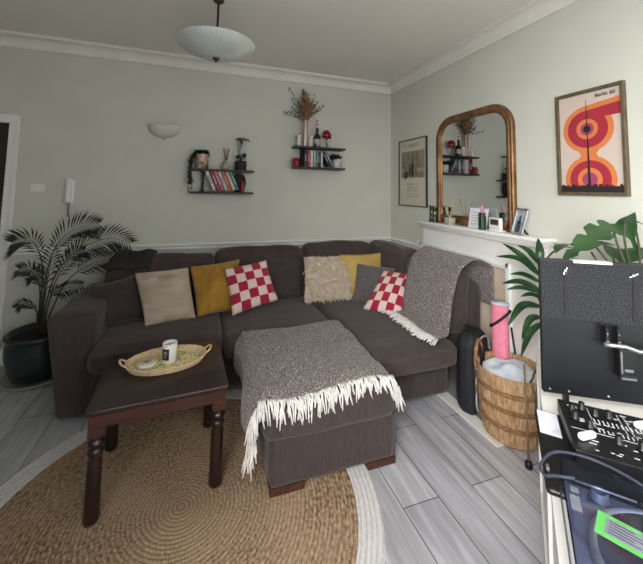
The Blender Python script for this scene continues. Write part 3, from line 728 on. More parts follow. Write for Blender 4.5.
disk(cu, c1, .108, 3, 1); fl([(cu-.005, c1+.108), (PW, c1+.128), (PW, c1+.06), (cu+.09, c1+.058)], 3.5, 1)
disk(cu+.005, c2, .109, 3, 1)
disk(cu, c1, .058, 5, 0); disk(cu+.005, c2, .066, 5, 0); disk(cu, c1, .036, 6, 2); disk(cu+.005, c2, .04, 6, 2)
fl([(cu-.005, .03), (cu+.011, .03), (cu+.003, c1), (cu-.001, c1)], 7, 3); disk(cu, c1, .02, 8, 3)
fl([(cu-.0035, c1), (cu+.0035, c1), (cu+.001, PH*.93), (cu-.001, PH*.93)], 7.5, 3)
r_ = random.Random(11); sk = [(0, 0)]; u = 0
while u < PW:
    h = r_.uniform(.032, .046); w_ = r_.uniform(.004, .012); sk += [(u, h), (min(PW, u+w_), h)]; u += w_
fl(sk+[(PW, 0)], 9, 3)
b.build('printed_picture', ['p_orange', 'p_red', 'p_purple', 'p_black'], bp)
def text(name, s, size, loc, rot, m, parent, ext=.0003, bold=.0006):
    cu_ = bpy.data.curves.new(name, 'FONT'); cu_.body = s; cu_.size = size; cu_.extrude = ext; cu_.offset = bold
    to = bpy.data.objects.new(name, cu_); C.objects.link(to)
    dg = bpy.context.evaluated_depsgraph_get(); me = bpy.data.meshes.new_from_object(to.evaluated_get(dg))
    bpy.data.objects.remove(to); me.materials.clear(); me.materials.append(M[m])
    o = bpy.data.objects.new(name, me); C.objects.link(o); o.location = loc; o.rotation_euler = rot; o.parent = parent; return o
text('printed_title', 'Berlin 60', .028, (-.0112, -.036, .02+PH*.938), (PI/2, 0, -PI/2), 'p_black', bp)

# ------------------------------------------------------------------ mirror
mr = thing('overmantel_mirror', 'large gilt overmantel mirror with rounded top corners on the mantel shelf', 'mirror', (-.002, -1.285, 1.181))
def outline(hw, h, r, n=10):
    p = [(-hw, 0)]
    for k in range(n+1):
        a = PI-PI/2*k/n; p.append((-hw+r+r*math.cos(a), h-r+r*math.sin(a)))
    for k in range(n+1):
        a = PI/2-PI/2*k/n; p.append((hw-r+r*math.cos(a), h-r+r*math.sin(a)))
    p.append((hw, 0)); return p
prof = [(0, 0), (0, .02), (.005, .03), (.013, .034), (.02, .029), (.025, .034), (.036, .041), (.047, .034), (.052, .025), (.06, .023), (.066, .014), (.066, 0)]   # inward, out
b = MB(); rows = []
for d_, o_ in prof:
    pp = outline(.42-d_, .955-d_, .2-d_*.9); rows.append([b.v((-o_, y, z)) for y, z in pp])
for i in range(len(rows)-1):
    for k in range(len(rows[0])-1): b.face([rows[i][k], rows[i][k+1], rows[i+1][k+1], rows[i+1][k]])
b.box(-.03, 0, -.352, .352, 0, .075, .006); b.box(-.04, 0, -.352, .352, .02, .055, .008)
for s in (-1, 1): b.box(-.036, 0, s*.387-.033, s*.387+.033, 0, .012, .003)
b.build('gilt_frame', 'frame_gold', mr, fixn=True)
pp = outline(.358, .893, .142)
b = MB(); b.prism(pp, lambda y, z: (-.006, y, z), lambda y, z: (-.012, y, z)); b.build('mirror_glass', 'mirror', mr, fixn=True)

# ------------------------------------------------------------------ on the mantel shelf
MZ = 1.1805
def ribbed(h, r): 
    p = [(0, 0)]; n = 9
    for k in range(n): p += [(r*1.0, h*(k+.1)/n), (r*1.08, h*(k+.5)/n), (r*.93, h*(k+.95)/n)]
    return p+[(r*.9, h), (r*.65, h), (r*.6, h*.9), (0, h*.9)]
gv = thing('green_glass_candlestick', 'ribbed dark green glass candlestick at the left end of the mantel shelf', 'candlestick', (-.08, -.862, MZ))
MB().lathe([(0, 0), (.028, 0), (.03, .008), (.02, .02), (.018, .06), (.024, .075), (.02, .09), (.018, .125), (.026, .14), (.026, .148), (.014, .148), (.012, .13), (0, .13)], seg=20).build('stem', 'greenglass', gv)
gv2 = thing('green_glass_candlestick', 'dark green glass candlestick second from the left end of the mantel shelf', 'candlestick', (-.1, -.93, MZ))
MB().lathe([(0, 0), (.026, 0), (.028, .008), (.02, .02), (.017, .06), (.022, .072), (.018, .085), (.017, .115), (.024, .13), (.024, .138), (.013, .138), (.011, .12), (0, .12)], seg=20).build('stem', 'greenglass', gv2)
rd = thing('reed_diffuser', 'square glass reed diffuser with pale reeds in front of the mirror', 'reed diffuser', (-.1, -1.13, MZ))
b = MB(); b.box(-.03, .03, -.035, .035, 0, .06, .006); b.lathe([(.012, .06), (.012, .075), (.015, .075), (.015, .08), (.009, .08), (.009, .06)], seg=14); b.build('bottle', 'amber', rd)
for k in range(6):
    a = 2*PI*k/6+.3; MB().tube([(.004*math.cos(a), .004*math.sin(a), .03), (.05*math.cos(a), .075*math.sin(a), .22)], .0024, seg=5).build('reed', 'palereed', rd)
cr = thing('standing_card', 'white printed card leaning against the mirror glass', 'card', (-.075, -1.40, MZ), 0)
T = Matrix.Rotation(math.radians(9), 4, 'Y')
MB().box(-.002, .002, -.10, .085, 0, .155, T=T).build('card_sheet', 'card', cr)
b = MB()
for k in range(5): b.box(-.0026, -.0021, -.03+.0*k, .06, .03+.022*k, .034+.022*k, T=T)
b.build('printed_lines', 'wineband', cr)
cg = thing('green_glass_candle_holder', 'ribbed dark green glass holder with a pink candle in front of the white card', 'candle holder', (-.115, -1.50, MZ))
MB().lathe(ribbed(.125, .026), seg=20).build('holder', 'greenglass', cg)
MB().lathe([(0, .11), (.011, .11), (.010, .175), (.004, .178), (0, .178)], seg=12).build('candle', 'pinkcandle', cg)
th = thing('thermostat', 'white digital thermostat on a stand on the mantel shelf', 'thermostat', (-.085, -1.605, MZ), math.radians(-6))
MB().soft(-.024, .004, -.06, .06, .006, .098, .012, n=8).build('case', 'plastic', th)
MB().box(-.0255, -.0235, -.044, .036, .046, .085, .001).build('screen', 'lcd', th)
b = MB(); b.box(-.0262, -.0254, -.02, -.016, .055, .077); b.box(-.0262, -.0254, -.004, .0, .055, .077); b.box(-.0262, -.0254, .0, .014, .055, .058); b.build('digits', 'blackp', th)
MB().box(-.03, .03, -.05, .05, 0, .01, .003).build('stand', 'plastic', th)
pf_ = thing('photo_frame', 'silver framed photograph of a dark figure leaning at the right end of the mantel shelf', 'photo frame', (-.105, -1.785, MZ), math.radians(-22))
T = Matrix.Rotation(math.radians(16), 4, 'Y')
b = MB(); 
for (y0, y1, z0, z1) in ((-.07, .07, 0, .016), (-.07, .07, .164, .18), (-.07, -.054, .0, .18), (.054, .07, 0, .18)): b.box(-.012, 0, y0, y1, z0, z1, .002, T=T)
b.build('frame', 'silver', pf_); MB().box(-.006, -.001, -.055, .055, .015, .165, T=T).build('photograph', 'photo', pf_)
b = MB(); b.prism([(-.03, .016), (.03, .016), (.026, .08), (.012, .098), (.014, .12), (0, .132), (-.014, .12), (-.012, .098), (-.026, .08)], lambda u, v: T @ Vector((-.0062, u, v)), lambda u, v: T @ Vector((-.0068, u, v))); b.build('printed_figure', 'photod', pf_)
b = MB(); b.prism([(-.002, .09), (.062, .0), (.056, 0), (-.002, .08)], lambda u, v: (u+.012, -.012, v), lambda u, v: (u+.012, .012, v)); b.build('strut', 'blackp', pf_)

# ------------------------------------------------------------------ wall shelves
def wall_shelf(label, x0, x1, zu, zl, sup):
    s = thing('wall_shelf', label, 'shelf', ((x0+x1)/2, 0, zl), 0, 'two-tier wall shelves')
    MB().box(x0, x1, -.15, -.001, zu-.02, zu, .004).build('upper_board', 'shelf', s, True)
    MB().box(x0, x1, -.15, -.001, zl-.02, zl, .004).build('lower_board', 'shelf', s, True)
    for x in sup:
        b = MB(); b.lathe([(.016, 0), (.016, .01), (.009, .02), (.009, zu-zl-.04), (.016, zu-zl-.03), (.016, zu-zl-.02)], (x, -.075, zl), seg=12); b.build('upright', 'shelf', s, True)
        b = MB(); b.lathe([(.016, 0), (.016, .01), (.009, .02), (.009, zu-zl-.04), (.016, zu-zl-.03), (.016, zu-zl-.02)], (x, -.02, zl), seg=12); b.build('upright', 'shelf', s, True)
wall_shelf('dark two-tier wooden wall shelf with books and a trailing plant, left one', -2.215, -1.625, 1.632, 1.417, (-2.10,))
wall_shelf('dark two-tier wooden wall shelf with a tall vase and wine bottle, right one', -1.215, -.65, 1.908, 1.692, (-1.12,))
def sx1(p): return -2.237+(p-190)*.00945
def sx2(p): return -1.228+(p-293)*.01125
ZU, ZL = 1.6325, 1.4175
# left shelf, upper board
pt = thing('potted_trailing_plant', 'copper pot with a trailing green plant at the left end of the left shelf', 'plant', (sx1(202.5), -.075, ZU))
MB().lathe([(0, 0), (.054, 0), (.06, .006), (.066, .135), (.068, .14), (.06, .14), (.058, .115), (0, .115)], seg=24).build('pot', 'copper', pt)
MB().lathe([(0, .108), (.054, .108), (0, .112)], seg=16).build('soil', 'soil', pt)
b = MB(); r_ = random.Random(3)
def leafq(b, p, d, L, w):
    p = Vector(p); d = Vector(d).normalized(); s = d.cross(Vector((0, .3, 1))).normalized()*w; n = d.cross(s).normalized()*w*.4
    vs = [b.v(p), b.v(p+d*L*.5+s+n), b.v(p+d*L), b.v(p+d*L*.5-s+n)]; m_ = b.v(p+d*L*.5)
    b.face([vs[0], vs[1], m_]); b.face([vs[1], vs[2], m_]); b.face([vs[2], vs[3], m_]); b.face([vs[3], vs[0], m_])
for k in range(22):
    a = r_.uniform(0, 2*PI); q = Vector((.03*math.cos(a), .03*math.sin(a), .125)); 
    e = Vector((.075*math.cos(a), .06*math.sin(a), r_.uniform(.13, .165)))
    if e.y > .06: e.y = .06
    pts = [q, (q+e)/2+Vector((0, 0, .035)), e]
    if k < 9:
        ee = Vector((-.075-r_.uniform(0, .03), -.02+r_.uniform(-.05, .05), .09)); pts = [q, Vector((-.05, ee.y*.6, .15)), ee, ee+Vector((-.006, 0, -.13)), ee+Vector((r_.uniform(-.012, .012), 0, -.16-r_.uniform(.02, .14)))]
    pp = arcpts(pts, 5); b.tube(pp, .002, seg=4)
    for p in pp[1:]:
        for j in range(3): leafq(b, p, (r_.uniform(-1, 1), r_.uniform(-1, 1), r_.uniform(-1, .4)), .022, .009)
b.build('trailing_foliage', 'ivy', pt)
df = thing('reed_diffuser', 'small bottle reed diffuser with dark reeds on the left wall shelf', 'reed diffuser', (sx1(226.5), -.075, ZU))
MB().lathe([(0, 0), (.03, 0), (.033, .004), (.033, .06), (.014, .075), (.013, .09), (.016, .09), (.016, .096), (.008, .096), (.008, .08), (0, .08)], seg=20).build('bottle', 'amber', df)
MB().lathe([(.0334, .014), (.0338, .014), (.0338, .05), (.0334, .05)], seg=14).build('label', 'label', df)
for k in range(6):
    a = 2*PI*k/6+.2; MB().tube([(.003*math.cos(a), .003*math.sin(a), .06), (.034*math.cos(a), .03*math.sin(a), .215)], .0024, seg=5).build('reed', 'reed', df)
dp_ = thing('glass_drink_dispenser', 'tall clear glass dispenser with dark base and lid on the left shelf', 'dispenser', (sx1(241.5), -.075, ZU))
MB().lathe([(0, 0), (.055, 0), (.057, .01), (.057, .09), (.05, .095), (0, .095)], seg=24).build('base', 'wicker_d', dp_)
MB().lathe([(0, .096), (.05, .096), (.053, .105), (.053, .30), (.05, .305), (.047, .30), (.047, .108), (0, .104)], seg=24).build('glass_cylinder', 'glass', dp_)
MB().lathe([(0, .318), (.052, .318), (.057, .312), (.057, .303), (0, .303)], seg=24).build('lid', 'brass', dp_)
MB().tube([(-.05, 0, .31), (.07, -.01, .31), (.075, -.01, .29)], .007, seg=8).build('clasp', 'brass', dp_)
b = MB(); b.tube([(.02, -.05, .125), (.02, -.085, .125), (.02, -.09, .105)], .008, seg=8); b.ball((.03, -.02, .15), .022); b.ball((-.028, .0, .135), .02); b.build('tap', 'blackp', dp_)
MB().tube([(0, 0, .10), (0, 0, .30)], .012, seg=8).build('infuser', 'silver', dp_)
# left shelf, books
cols = [((206, 204, 198), 'white'), ((158, 62, 84), 'dull crimson'), ((196, 110, 124), 'dusty pink'), ((204, 202, 196), 'off-white'), ((190, 96, 70), 'orange-red'), ((212, 190, 166), 'cream and orange'), ((50, 128, 124), 'teal')]
xs = [206.3, 210.4, 214.4, 218.2, 221.9, 225.6, 229.4]
def book(mk, w, h, dpt, loc, lean, label, group):
    bk = thing('book', label, 'book', loc, 0, group); bk.rotation_euler = (0, math.radians(lean), 0)
    b = MB(); b.box(0, .003, -dpt, 0, 0, h, .0006); b.box(w-.003, w, -dpt, 0, 0, h, .0006); b.box(0, w, -dpt, -dpt+.003, 0, h, .0006); b.build('cover', mk, bk)
    MB().box(.003, w-.003, -dpt+.004, -.003, .003, h-.003).build('pages', 'label', bk)
    b = MB(); b.box(w*.4, w*.6, -dpt-.0006, -dpt+.0002, h*.3, h*.72); b.build('spine_print', 'white_ink' if mk not in ('book0', 'book3') else 'p_black', bk)
pos = ['leftmost', 'second from left', 'third from left', 'fourth from left', 'fifth from left', 'sixth from left', 'rightmost']
for i, (cc, nm) in enumerate(cols):
    book_mat(i, cc); book('book%d' % i, .030 if i != 1 else .033, [.205, .2, .195, .19, .195, .19, .205][i], .13, (sx1(xs[i])+.077, -.012, ZL+.0135), -24, nm+' book, '+pos[i]+' on the left wall shelf', 'books on the left wall shelf')
vb = thing('dark_wicker_vase', 'round dark woven vase on the lower board of the left shelf', 'vase', (sx1(240.5), -.062, ZL))
MB().lathe([(0, 0), (.035, 0), (.058, .03), (.07, .085), (.062, .14), (.04, .175), (.038, .185), (.028, .185), (.028, .17), (0, .165)], seg=24, sy=.8).build('body', 'wicker_d', vb)
rj = thing('red_glass_jar', 'small red jar in front of the dark vase on the left shelf', 'jar', (sx1(243.5), -.125, ZL))
MB().lathe([(0, 0), (.02, 0), (.023, .004), (.022, .085), (.018, .09), (.018, .1), (0, .1)], seg=18).build('body', 'redwax', rj)
# right shelf
ZU, ZL = 1.9085, 1.6925
fv = thing('tall_striped_vase', 'tall slim white vase with pink-brown stripes holding dried grasses on the right shelf', 'vase', (sx2(305.3), -.075, ZU))
MB().lathe([(0, 0), (.031, 0), (.033, .005), (.033, .285), (.028, .285), (.028, .05), (0, .05)], seg=24).build('body', 'vase', fv)
b = MB()
for a in (-2.35, -1.15, .2, 1.5): b.lathe([(.0332, .004), (.0338, .004), (.0338, .283), (.0332, .283)], seg=3, a0=a-.22, a1=a+.22)
b.build('stripes', 'vasepink', fv)
b = MB(); r_ = random.Random(8)
for k in range(80):
    a = r_.uniform(0, 2*PI); sp_ = r_.uniform(0, .10); h = .285+r_.uniform(.1, .29)
    e = Vector((sp_*math.cos(a)+.012, .5*sp_*math.sin(a), h)); q = Vector((.02*math.cos(a), .02*math.sin(a), .25))
    b.tube([q, q*.4+e*.6, e], [.0016, .002, .001], seg=4)
    for j in range(8):
        p = q.lerp(e, .45+.55*j/7); leafq(b, p, (r_.uniform(-1, 1), r_.uniform(-1, 1), r_.uniform(0, 1)), .03, .007)
b.build('dried_grasses', 'dried', fv)
b = MB()
for (x, z, y) in ((-.24, .34, -.02), (-.15, .40, .0), (-.18, .60, .0), (-.15, .5, .02), (.15, .40, -.01), (.19, .45, 0), (.13, .50, .01), (-.10, .46, -.03), (-.03, .61, 0), (.09, .44, -.02), (-.17, .37, .02)):
    pp = arcpts([(0, 0, .25), (x*.35, y, .25+(z-.25)*.5), (x, y, z)], 5); b.tube(pp, .0022, seg=4)
    for p in pp[5:]:
        for j in range(2): leafq(b, p, (r_.uniform(-1, 1), r_.uniform(-1, 1), r_.uniform(-.3, 1)), .03, .008)
for k in range(20): leafq(b, (-.03+r_.uniform(-.012, .012), 0, .46+.007*k), (r_.uniform(-.6, .6), r_.uniform(-.5, .5), 1), .04, .007)
b.build('dark_sprigs', 'driedd', fv)
for x, lab in ((sx2(299.3), 'white bubble candle left of the striped vase on the right shelf'), (sx2(311), 'white bubble candle right of the striped vase on the right shelf')):
    bc = thing('bubble_candle', lab, 'candle', (x, -.075, ZU), 0, 'white bubble candles')
    b = MB()
    for z in (.026, .068, .108): b.ball((0, 0, z), .027, 10, (1, 1, .96))
    b.build('wax', 'vase', bc); MB().tube([(0, 0, .13), (0, 0, .148)], .0014, seg=4).build('wick', 'blackp', bc)
wbt = thing('wine_bottle', 'dark wine bottle holding a striped candle on the right shelf', 'bottle', (sx2(317.3), -.075, ZU))
MB().lathe([(0, 0), (.036, 0), (.038, .005), (.038, .105), (.032, .125), (.015, .15), (.0135, .195), (.016, .196), (.016, .204), (.011, .204), (0, .2)], seg=22).build('glass', 'bottle', wbt)
MB().lathe([(.0383, .03), (.0388, .03), (.0388, .09), (.0383, .09)], seg=14, a0=PI*1.1, a1=PI*1.95).build('label', 'label', wbt)
b = MB()
for k in range(6): b.mi = k % 2; b.lathe([(.010, .2+.02*k), (.011, .205+.02*k), (.010, .22+.02*k)], seg=10)
b.lathe([(0.010, .32), (.0, .325)], seg=10); b.build('candle', ['red', 'wax'], wbt)
fj = thing('flower_jar', 'clear glass jar with a crimson bloom on the right shelf', 'flower', (sx2(327), -.075, ZU))
MB().lathe([(0, 0), (.042, 0), (.044, .006), (.044, .095), (.04, .1), (.038, .095), (.038, .01), (0, .008)], seg=22).build('jar', 'glass', fj)
b = MB(); b.tube([(.0, 0, .01), (.002, 0, .11)], .003, seg=5); b.tube([(.02, 0, .01), (-.01, 0, .11)], .003, seg=5); b.build('stem', 'ivy', fj)
b = MB(); r_ = random.Random(2)
for k in range(90):
    a = r_.uniform(0, 2*PI); e = r_.uniform(-.6, 1.5); d = Vector((math.cos(a)*math.cos(e), math.sin(a)*math.cos(e), math.sin(e)))
    leafq(b, Vector((0, 0, .14))+d*.022, d+Vector((r_.uniform(-.4, .4), r_.uniform(-.4, .4), r_.uniform(-.4, .4))), .04, .016)
b.build('bloom', 'red', fj)
mg = thing('red_mug', 'small red mug at the left end of the lower board of the right shelf', 'mug', (sx2(296.8), -.09, ZL))
MB().lathe([(0, 0), (.03, 0), (.033, .004), (.034, .09), (.031, .09), (.03, .01), (0, .008)], seg=20).build('body', 'redwax', mg)
MB().tube(arcpts([(-.032, 0, .07), (-.055, 0, .065), (-.055, 0, .03), (-.032, 0, .022)], 4), .005, seg=6).build('handle', 'redwax', mg)
bks = [((36, 30, 32), 'black', 303.2, .036, .182, 0), ((186, 56, 84), 'crimson-pink', 306.6, .026, .18, 0), ((204, 202, 196), 'white', 309.1, .034, .175, 0), ((172, 178, 180), 'pale grey', 312.4, .026, .17, 0), ((104, 120, 126), 'blue-grey', 315, .026, .176, 0), ((30, 32, 36), 'near-black', 317.6, .02, .17, 0), ((200, 198, 194), 'thin white', 319.7, .022, .178, 0),
       ((34, 40, 54), 'navy leaning', 324.6, .026, .18, -27), ((106, 128, 146), 'slate-blue leaning', 327.6, .026, .175, -27)]
for i, (cc, nm, px, w_, h_, ln) in enumerate(bks):
    book_mat(20+i, cc); book('book%d' % (20+i), w_, h_, .125, (sx2(px)+(.05-.052*0 if ln else 0)-(.05 if ln else 0)+(.03 if ln else 0), -.012, ZL+(.013 if ln else .0005)), ln, nm+' book on the right wall shelf', 'books on the right wall shelf')
wpot = thing('white_face_pot', 'white pot with a small painted face and dark plant on the right shelf', 'pot', (sx2(338), -.08, ZL))
MB().lathe([(0, 0), (.04, 0), (.05, .01), (.058, .06), (.056, .1), (.05, .1), (.05, .08), (0, .08)], seg=24).build('pot', 'potwhite', wpot)
b = MB()
for x in (-.016, .022): b.ball((x, -.0545, .068), .005, 8, (1.4, .5, .7))
b.ball((.006, -.056, .045), .004, 8, (.8, .6, 1.6)); b.ball((.006, -.052, .026), .004, 8, (2, .6, .6)); b.build('painted_face', 'p_black', wpot)
b = MB(); r_ = random.Random(9)
for k in range(70):
    a = r_.uniform(0, 2*PI); q = Vector((.035*math.cos(a)-.012, .03*math.sin(a), .09)); leafq(b, q, (r_.uniform(-1, .5), r_.uniform(-1, 1), r_.uniform(.2, 1.2)), .075, .016)
b.build('foliage', 'ivy', wpot)
#==PART4==

# ------------------------------------------------------------------ palm
pa = thing('potted_palm', 'tall dark green palm in a glazed green pot left of the sofa', 'plant', (-3.22, -.28, 0))
MB().lathe([(0, .005), (.2, .005), (.215, .012), (.222, .03), (.216, .032), (.2, .018), (0, .016)], seg=36).build('saucer', 'slate', pa)
MB().lathe([(0, .02), (.14, .02), (.155, .03), (.185, .1), (.205, .19), (.206, .26), (.196, .3), (.2, .31), (.212, .32), (.214, .34), (.206, .345), (.19, .335), (.185, .3), (0, .295)], seg=40).build('pot', 'potgreen', pa)
MB().lathe([(0, .302), (.1, .305), (.186, .302)], seg=24).build('soil', 'soil', pa)
fronds = {'A': [(-3.236, -.3, .31), (-3.231, -.3, .805), (-3.285, -.31, 1.02), (-3.345, -.32, 1.055), (-3.41, -.33, 1.045)],
 'B': [(-3.236, -.28, .31), (-3.214, -.26, .834), (-3.157, -.22, 1.039), (-3.057, -.18, 1.13), (-2.93, -.14, 1.152)],
 'C': [(-3.223, -.3, .31), (-3.168, -.3, .718), (-3.075, -.31, .904), (-2.947, -.32, 1.009), (-2.782, -.33, 1.061), (-2.642, -.34, 1.016)],
 'D': [(-3.217, -.27, .31), (-3.113, -.22, .676), (-2.98, -.18, .815), (-2.84, -.14, .855), (-2.70, -.12, .82)],
 'E': [(-3.2, -.3, .31), (-3.15, -.36, .62), (-3.06, -.42, .70), (-2.92, -.47, .735)],
 'F': [(-3.236, -.3, .31), (-3.229, -.33, .684), (-3.275, -.36, .83), (-3.345, -.39, .86)],
 'G': [(-3.236, -.3, .31), (-3.237, -.34, .521), (-3.292, -.38, .6), (-3.328, -.40, .581)],
 'H': [(-3.223, -.3, .31), (-3.196, -.3, .757), (-3.167, -.32, 1.0)],
 'I': [(-3.236, -.28, .31), (-3.24, -.22, .647), (-3.3, -.17, .764), (-3.38, -.13, .747)],
 'J': [(-3.22, -.28, .31), (-3.18, -.2, .7), (-3.1, -.14, .88), (-3.02, -.11, .93)]}
r_ = random.Random(21)
for k, pts in fronds.items():
    b = MB(); pp = [p-Vector((0, 0, .03))*min(1, max(0, (p.z-.35)*3)) for p in arcpts(pts, 15)]; n = len(pp); L_ = .8*sum((pp[i+1]-pp[i]).length for i in range(n-1))
    b.tube(pp, [.0065*(1-.8*i/n) for i in range(n)], seg=6); b.mi = 1
    st = int(n*.40)
    for i in range(st, n, 2):
        t = (i-st)/(n-1-st); tg = (pp[min(i+1, n-1)]-pp[max(i-1, 0)]).normalized()
        side = tg.cross(Vector((0, -1, .25))); side = side.normalized()
        LL = (.065+.145*math.sin(PI*min(1, t*.85+.12)))*min(1, L_/.8)
        for sg in (-1, 1):
            d = (tg*.75+side*sg*.75+Vector((0, -.25+r_.uniform(-.2, .2), -.05))).normalized(); w = .006
            p = pp[i]; s2 = d.cross(Vector((0, -1, .2))).normalized()*w
            q1 = p+d*LL*.5; q2 = p+d*LL+Vector((0, 0, -.16*LL))
            if q2.y > -.02: q2.y = -.02
            if q1.y > -.02: q1.y = -.02
            a_ = [b.v(p), b.v(q1+s2), b.v(q2), b.v(q1-s2)]; mid = b.v(q1+Vector((0, -.003, -.003)))
            b.face([a_[0], a_[1], mid]); b.face([a_[1], a_[2], mid]); b.face([a_[2], a_[3], mid]); b.face([a_[3], a_[0], mid])
    b.build('frond', ['palmstem', 'palm'], pa, True)

# ------------------------------------------------------------------ basket, bag, mat, cane
bs = thing('wicker_basket', 'tall round woven basket with loop handles on the floor by the fireplace', 'basket', (-.25, -1.845, .007))
H_ = .385
wv = lambda a, z: 1+.012*math.sin(a*36+(z*90)) + .010*math.sin(z*130)*.4
pf = [(0, 0), (.15, 0), (.162, .012)]+[(.165+.027*math.sin(k/24*1.9), .02+(H_-.02)*k/24) for k in range(25)]
pf += [(.188, H_+.004), (.182, H_-.01)]+[(.152+.026*math.sin(k/8*1.9), H_-.02-(H_-.05)*(8-k)/8) for k in range(8, -1, -1)]+[(0, .03)]
MB().lathe(pf, seg=96, ruf=wv).build('woven_body', 'basket', bs)
for z in (.10, .20, .29):
    b = MB()
    for dz in (0, .016): b.tube([((.171+.024*min(1, z/.22))*math.cos(2*PI*i/48), (.171+.024*min(1, z/.22))*math.sin(2*PI*i/48), z+dz+.002*(i % 2)) for i in range(49)], .0058, seg=6)
    b.build('braided_band', 'basketb', bs)
for a in (math.radians(118), math.radians(-62)):
    c0, s0 = math.cos(a), math.sin(a); pts = []
    for k in range(13):
        t = PI*k/12; u = .06*math.cos(t); pts.append((.19*c0-u*s0, .19*s0+u*c0, H_-.05+.15*math.sin(t)))
    b = MB(); b.tube(pts, [.011+.0015*(k % 2) for k in range(13)], seg=8); b.build('handle', 'basketb', bs)
def cl(u, v):
    a = 2*PI*u; r = .168*v; n = noise.noise(Vector((r*math.cos(a)*13, r*math.sin(a)*13, 2)))
    return Vector((r*math.cos(a), r*math.sin(a), .40-.05*v*v+.03*n*(1-.3*v)-(.06 if v > .98 else 0)))
b = MB(); b.grid(cl, 40, 18); bmesh.ops.remove_doubles(b.b, verts=b.b.verts[:], dist=.0005)
tag(b.build('folded_cloth', 'bluecloth', loc=(0, 0, .34)), 'pale blue crumpled cloth heaped inside the woven basket', 'cloth').location = (-.25, -1.845, .34+.007)
bg = thing('backpack', 'black backpack with pale piping standing between the sofa and the basket', 'backpack', (-.305, -1.58, .0065), math.radians(24))
b = MB(); b.soft(-.115, .115, -.075, .07, 0, .495, .055, (.008, .012, .02), n=18, wob=.006); b.build('body', 'bagblack', bg)
def oval(w, z0, z1, y, r, n=14):
    out = []
    for cx_, cz_, a0 in ((w-r, z1-r, 0), (-w+r, z1-r, PI/2), (-w+r, z0+r, PI), (w-r, z0+r, PI*1.5)):
        for k in range(n//2+1):
            a = a0+PI/2*k/(n//2); out.append((cx_+r*math.cos(a), y, cz_+r*math.sin(a)))
    return out+[out[0]]
b = MB(); b.soft(-.085, .085, -.09, -.06, .03, .40, .028, (.0, .01, 0), n=14); b.build('front_pocket', 'bagblack', bg)
MB().tube(oval(.108, .012, .482, -.074, .09), .006, seg=6).build('piping', 'bagpipe', bg)
MB().tube(arcpts([(-.03, .03, .49), (-.03, .03, .525), (.03, .03, .525), (.03, .03, .49)], 5), .007, seg=6).build('grab_loop', 'bagblack', bg)
ym = thing('rolled_exercise_mat', 'rolled pink exercise mat standing upright by the fireplace behind the basket', 'mat', (-.145, -1.675, .0065))
b = MB(); pts = []
for k in range(90):
    t = k/89*2*PI*3.6; r = .012+.046*k/89; pts.append((r*math.cos(t), r*math.sin(t)))
out = []
inner = [(max(0, (math.hypot(*p)-.009))*p[0]/math.hypot(*p), max(0, (math.hypot(*p)-.009))*p[1]/math.hypot(*p)) for p in pts]
for i in range(len(pts)-1):
    A, B, c_, d_ = pts[i], pts[i+1], inner[i+1], inner[i]
    lo = [b.v((*q, 0)) for q in (A, B, c_, d_)]; hi = [b.v((*q, .70)) for q in (A, B, c_, d_)]
    b.face(hi); b.face(lo[::-1]); b.face([lo[0], lo[1], hi[1], hi[0]]); b.face([lo[2], lo[3], hi[3], hi[2]])
bmesh.ops.remove_doubles(b.b, verts=b.b.verts[:], dist=.0002)
b.build('rolled_foam', 'pinkmat', ym)
MB().lathe([(0, .698), (.057, .698), (.058, .701), (.057, .703), (0, .703)], seg=28).build('end_edge', 'bluecloth', ym)
b = MB(); b.tube([(.061*math.cos(t), .061*math.sin(t), .60-.06*math.sin((t-.6))) for t in [2*PI*i/28 for i in range(29)]], .008, seg=6); b.tube([(.045, -.045, .55), (.055, -.06, .4), (.05, -.05, .2)], .007, seg=6); b.build('carry_strap', 'bagblack', ym)
cn = thing('thin_cane', 'thin brown cane with a black rubber foot leaning on the woven basket', 'cane', (-.39, -2.07, 0))
MB().tube([(0, 0, .03), (.045, .05, .50)], .0045, seg=8).build('shaft', 'caneT', cn)
MB().lathe([(0, 0), (.017, 0), (.019, .004), (.018, .028), (.012, .036), (0, .036)], seg=10).build('rubber_foot', 'blackp', cn)

# ------------------------------------------------------------------ cabinet with the music gear (local x = width, local y = away from the camera)
RZc = math.atan2(-.735, .678); A0 = (-.53, -2.25)
def cw(w, d, z): 
    return (A0[0]+.678*w-.735*d, A0[1]-.735*w-.678*d, z)
cb = thing('white_cabinet', 'long white cabinet carrying the music equipment at the right edge', 'cabinet', (*A0, 0), RZc-.036)
MB().box(-.006, .60, -1.36, .01, .675, .70, .003).build('top_board', 'cab', cb)
b = MB(); b.box(.004, .02, -1.35, 0, .06, .675); b.box(.55, .57, -1.35, 0, .06, .675); b.box(.004, .57, -.02, 0, .06, .675); b.box(.004, .57, -1.34, 0, .06, .08); b.build('body', 'cab', cb)
for k in range(3):
    x0 = .006+.19*k; dr = MB().box(x0, x0+.184, -1.372, -1.35, .09, .66, .003).build('door', 'cab', cb)
    MB().lathe([(0, 0), (.012, 0), (.008, .012), (.013, .022), (0, .025)], seg=12, T=Matrix.Translation((x0+.17, -1.372, .4)) @ Matrix.Rotation(PI/2, 4, 'X')).build('knob', 'silver', dr)
for d_ in (.0, .62, 1.26): MB().box(-.006, .005, -d_-.09, -d_, .05, .676, .002).build('side_batten', 'cab', cb)
MB().box(-.006, .005, -1.36, 0, .05, .12, .002).build('plinth_rail', 'cab', cb)
for w in (.03, .54):
    for d_ in (.03, 1.31): MB().box(w-.02, w+.02, -d_-.02, -d_+.02, 0, .06, .003).build('foot', 'cab', cb)

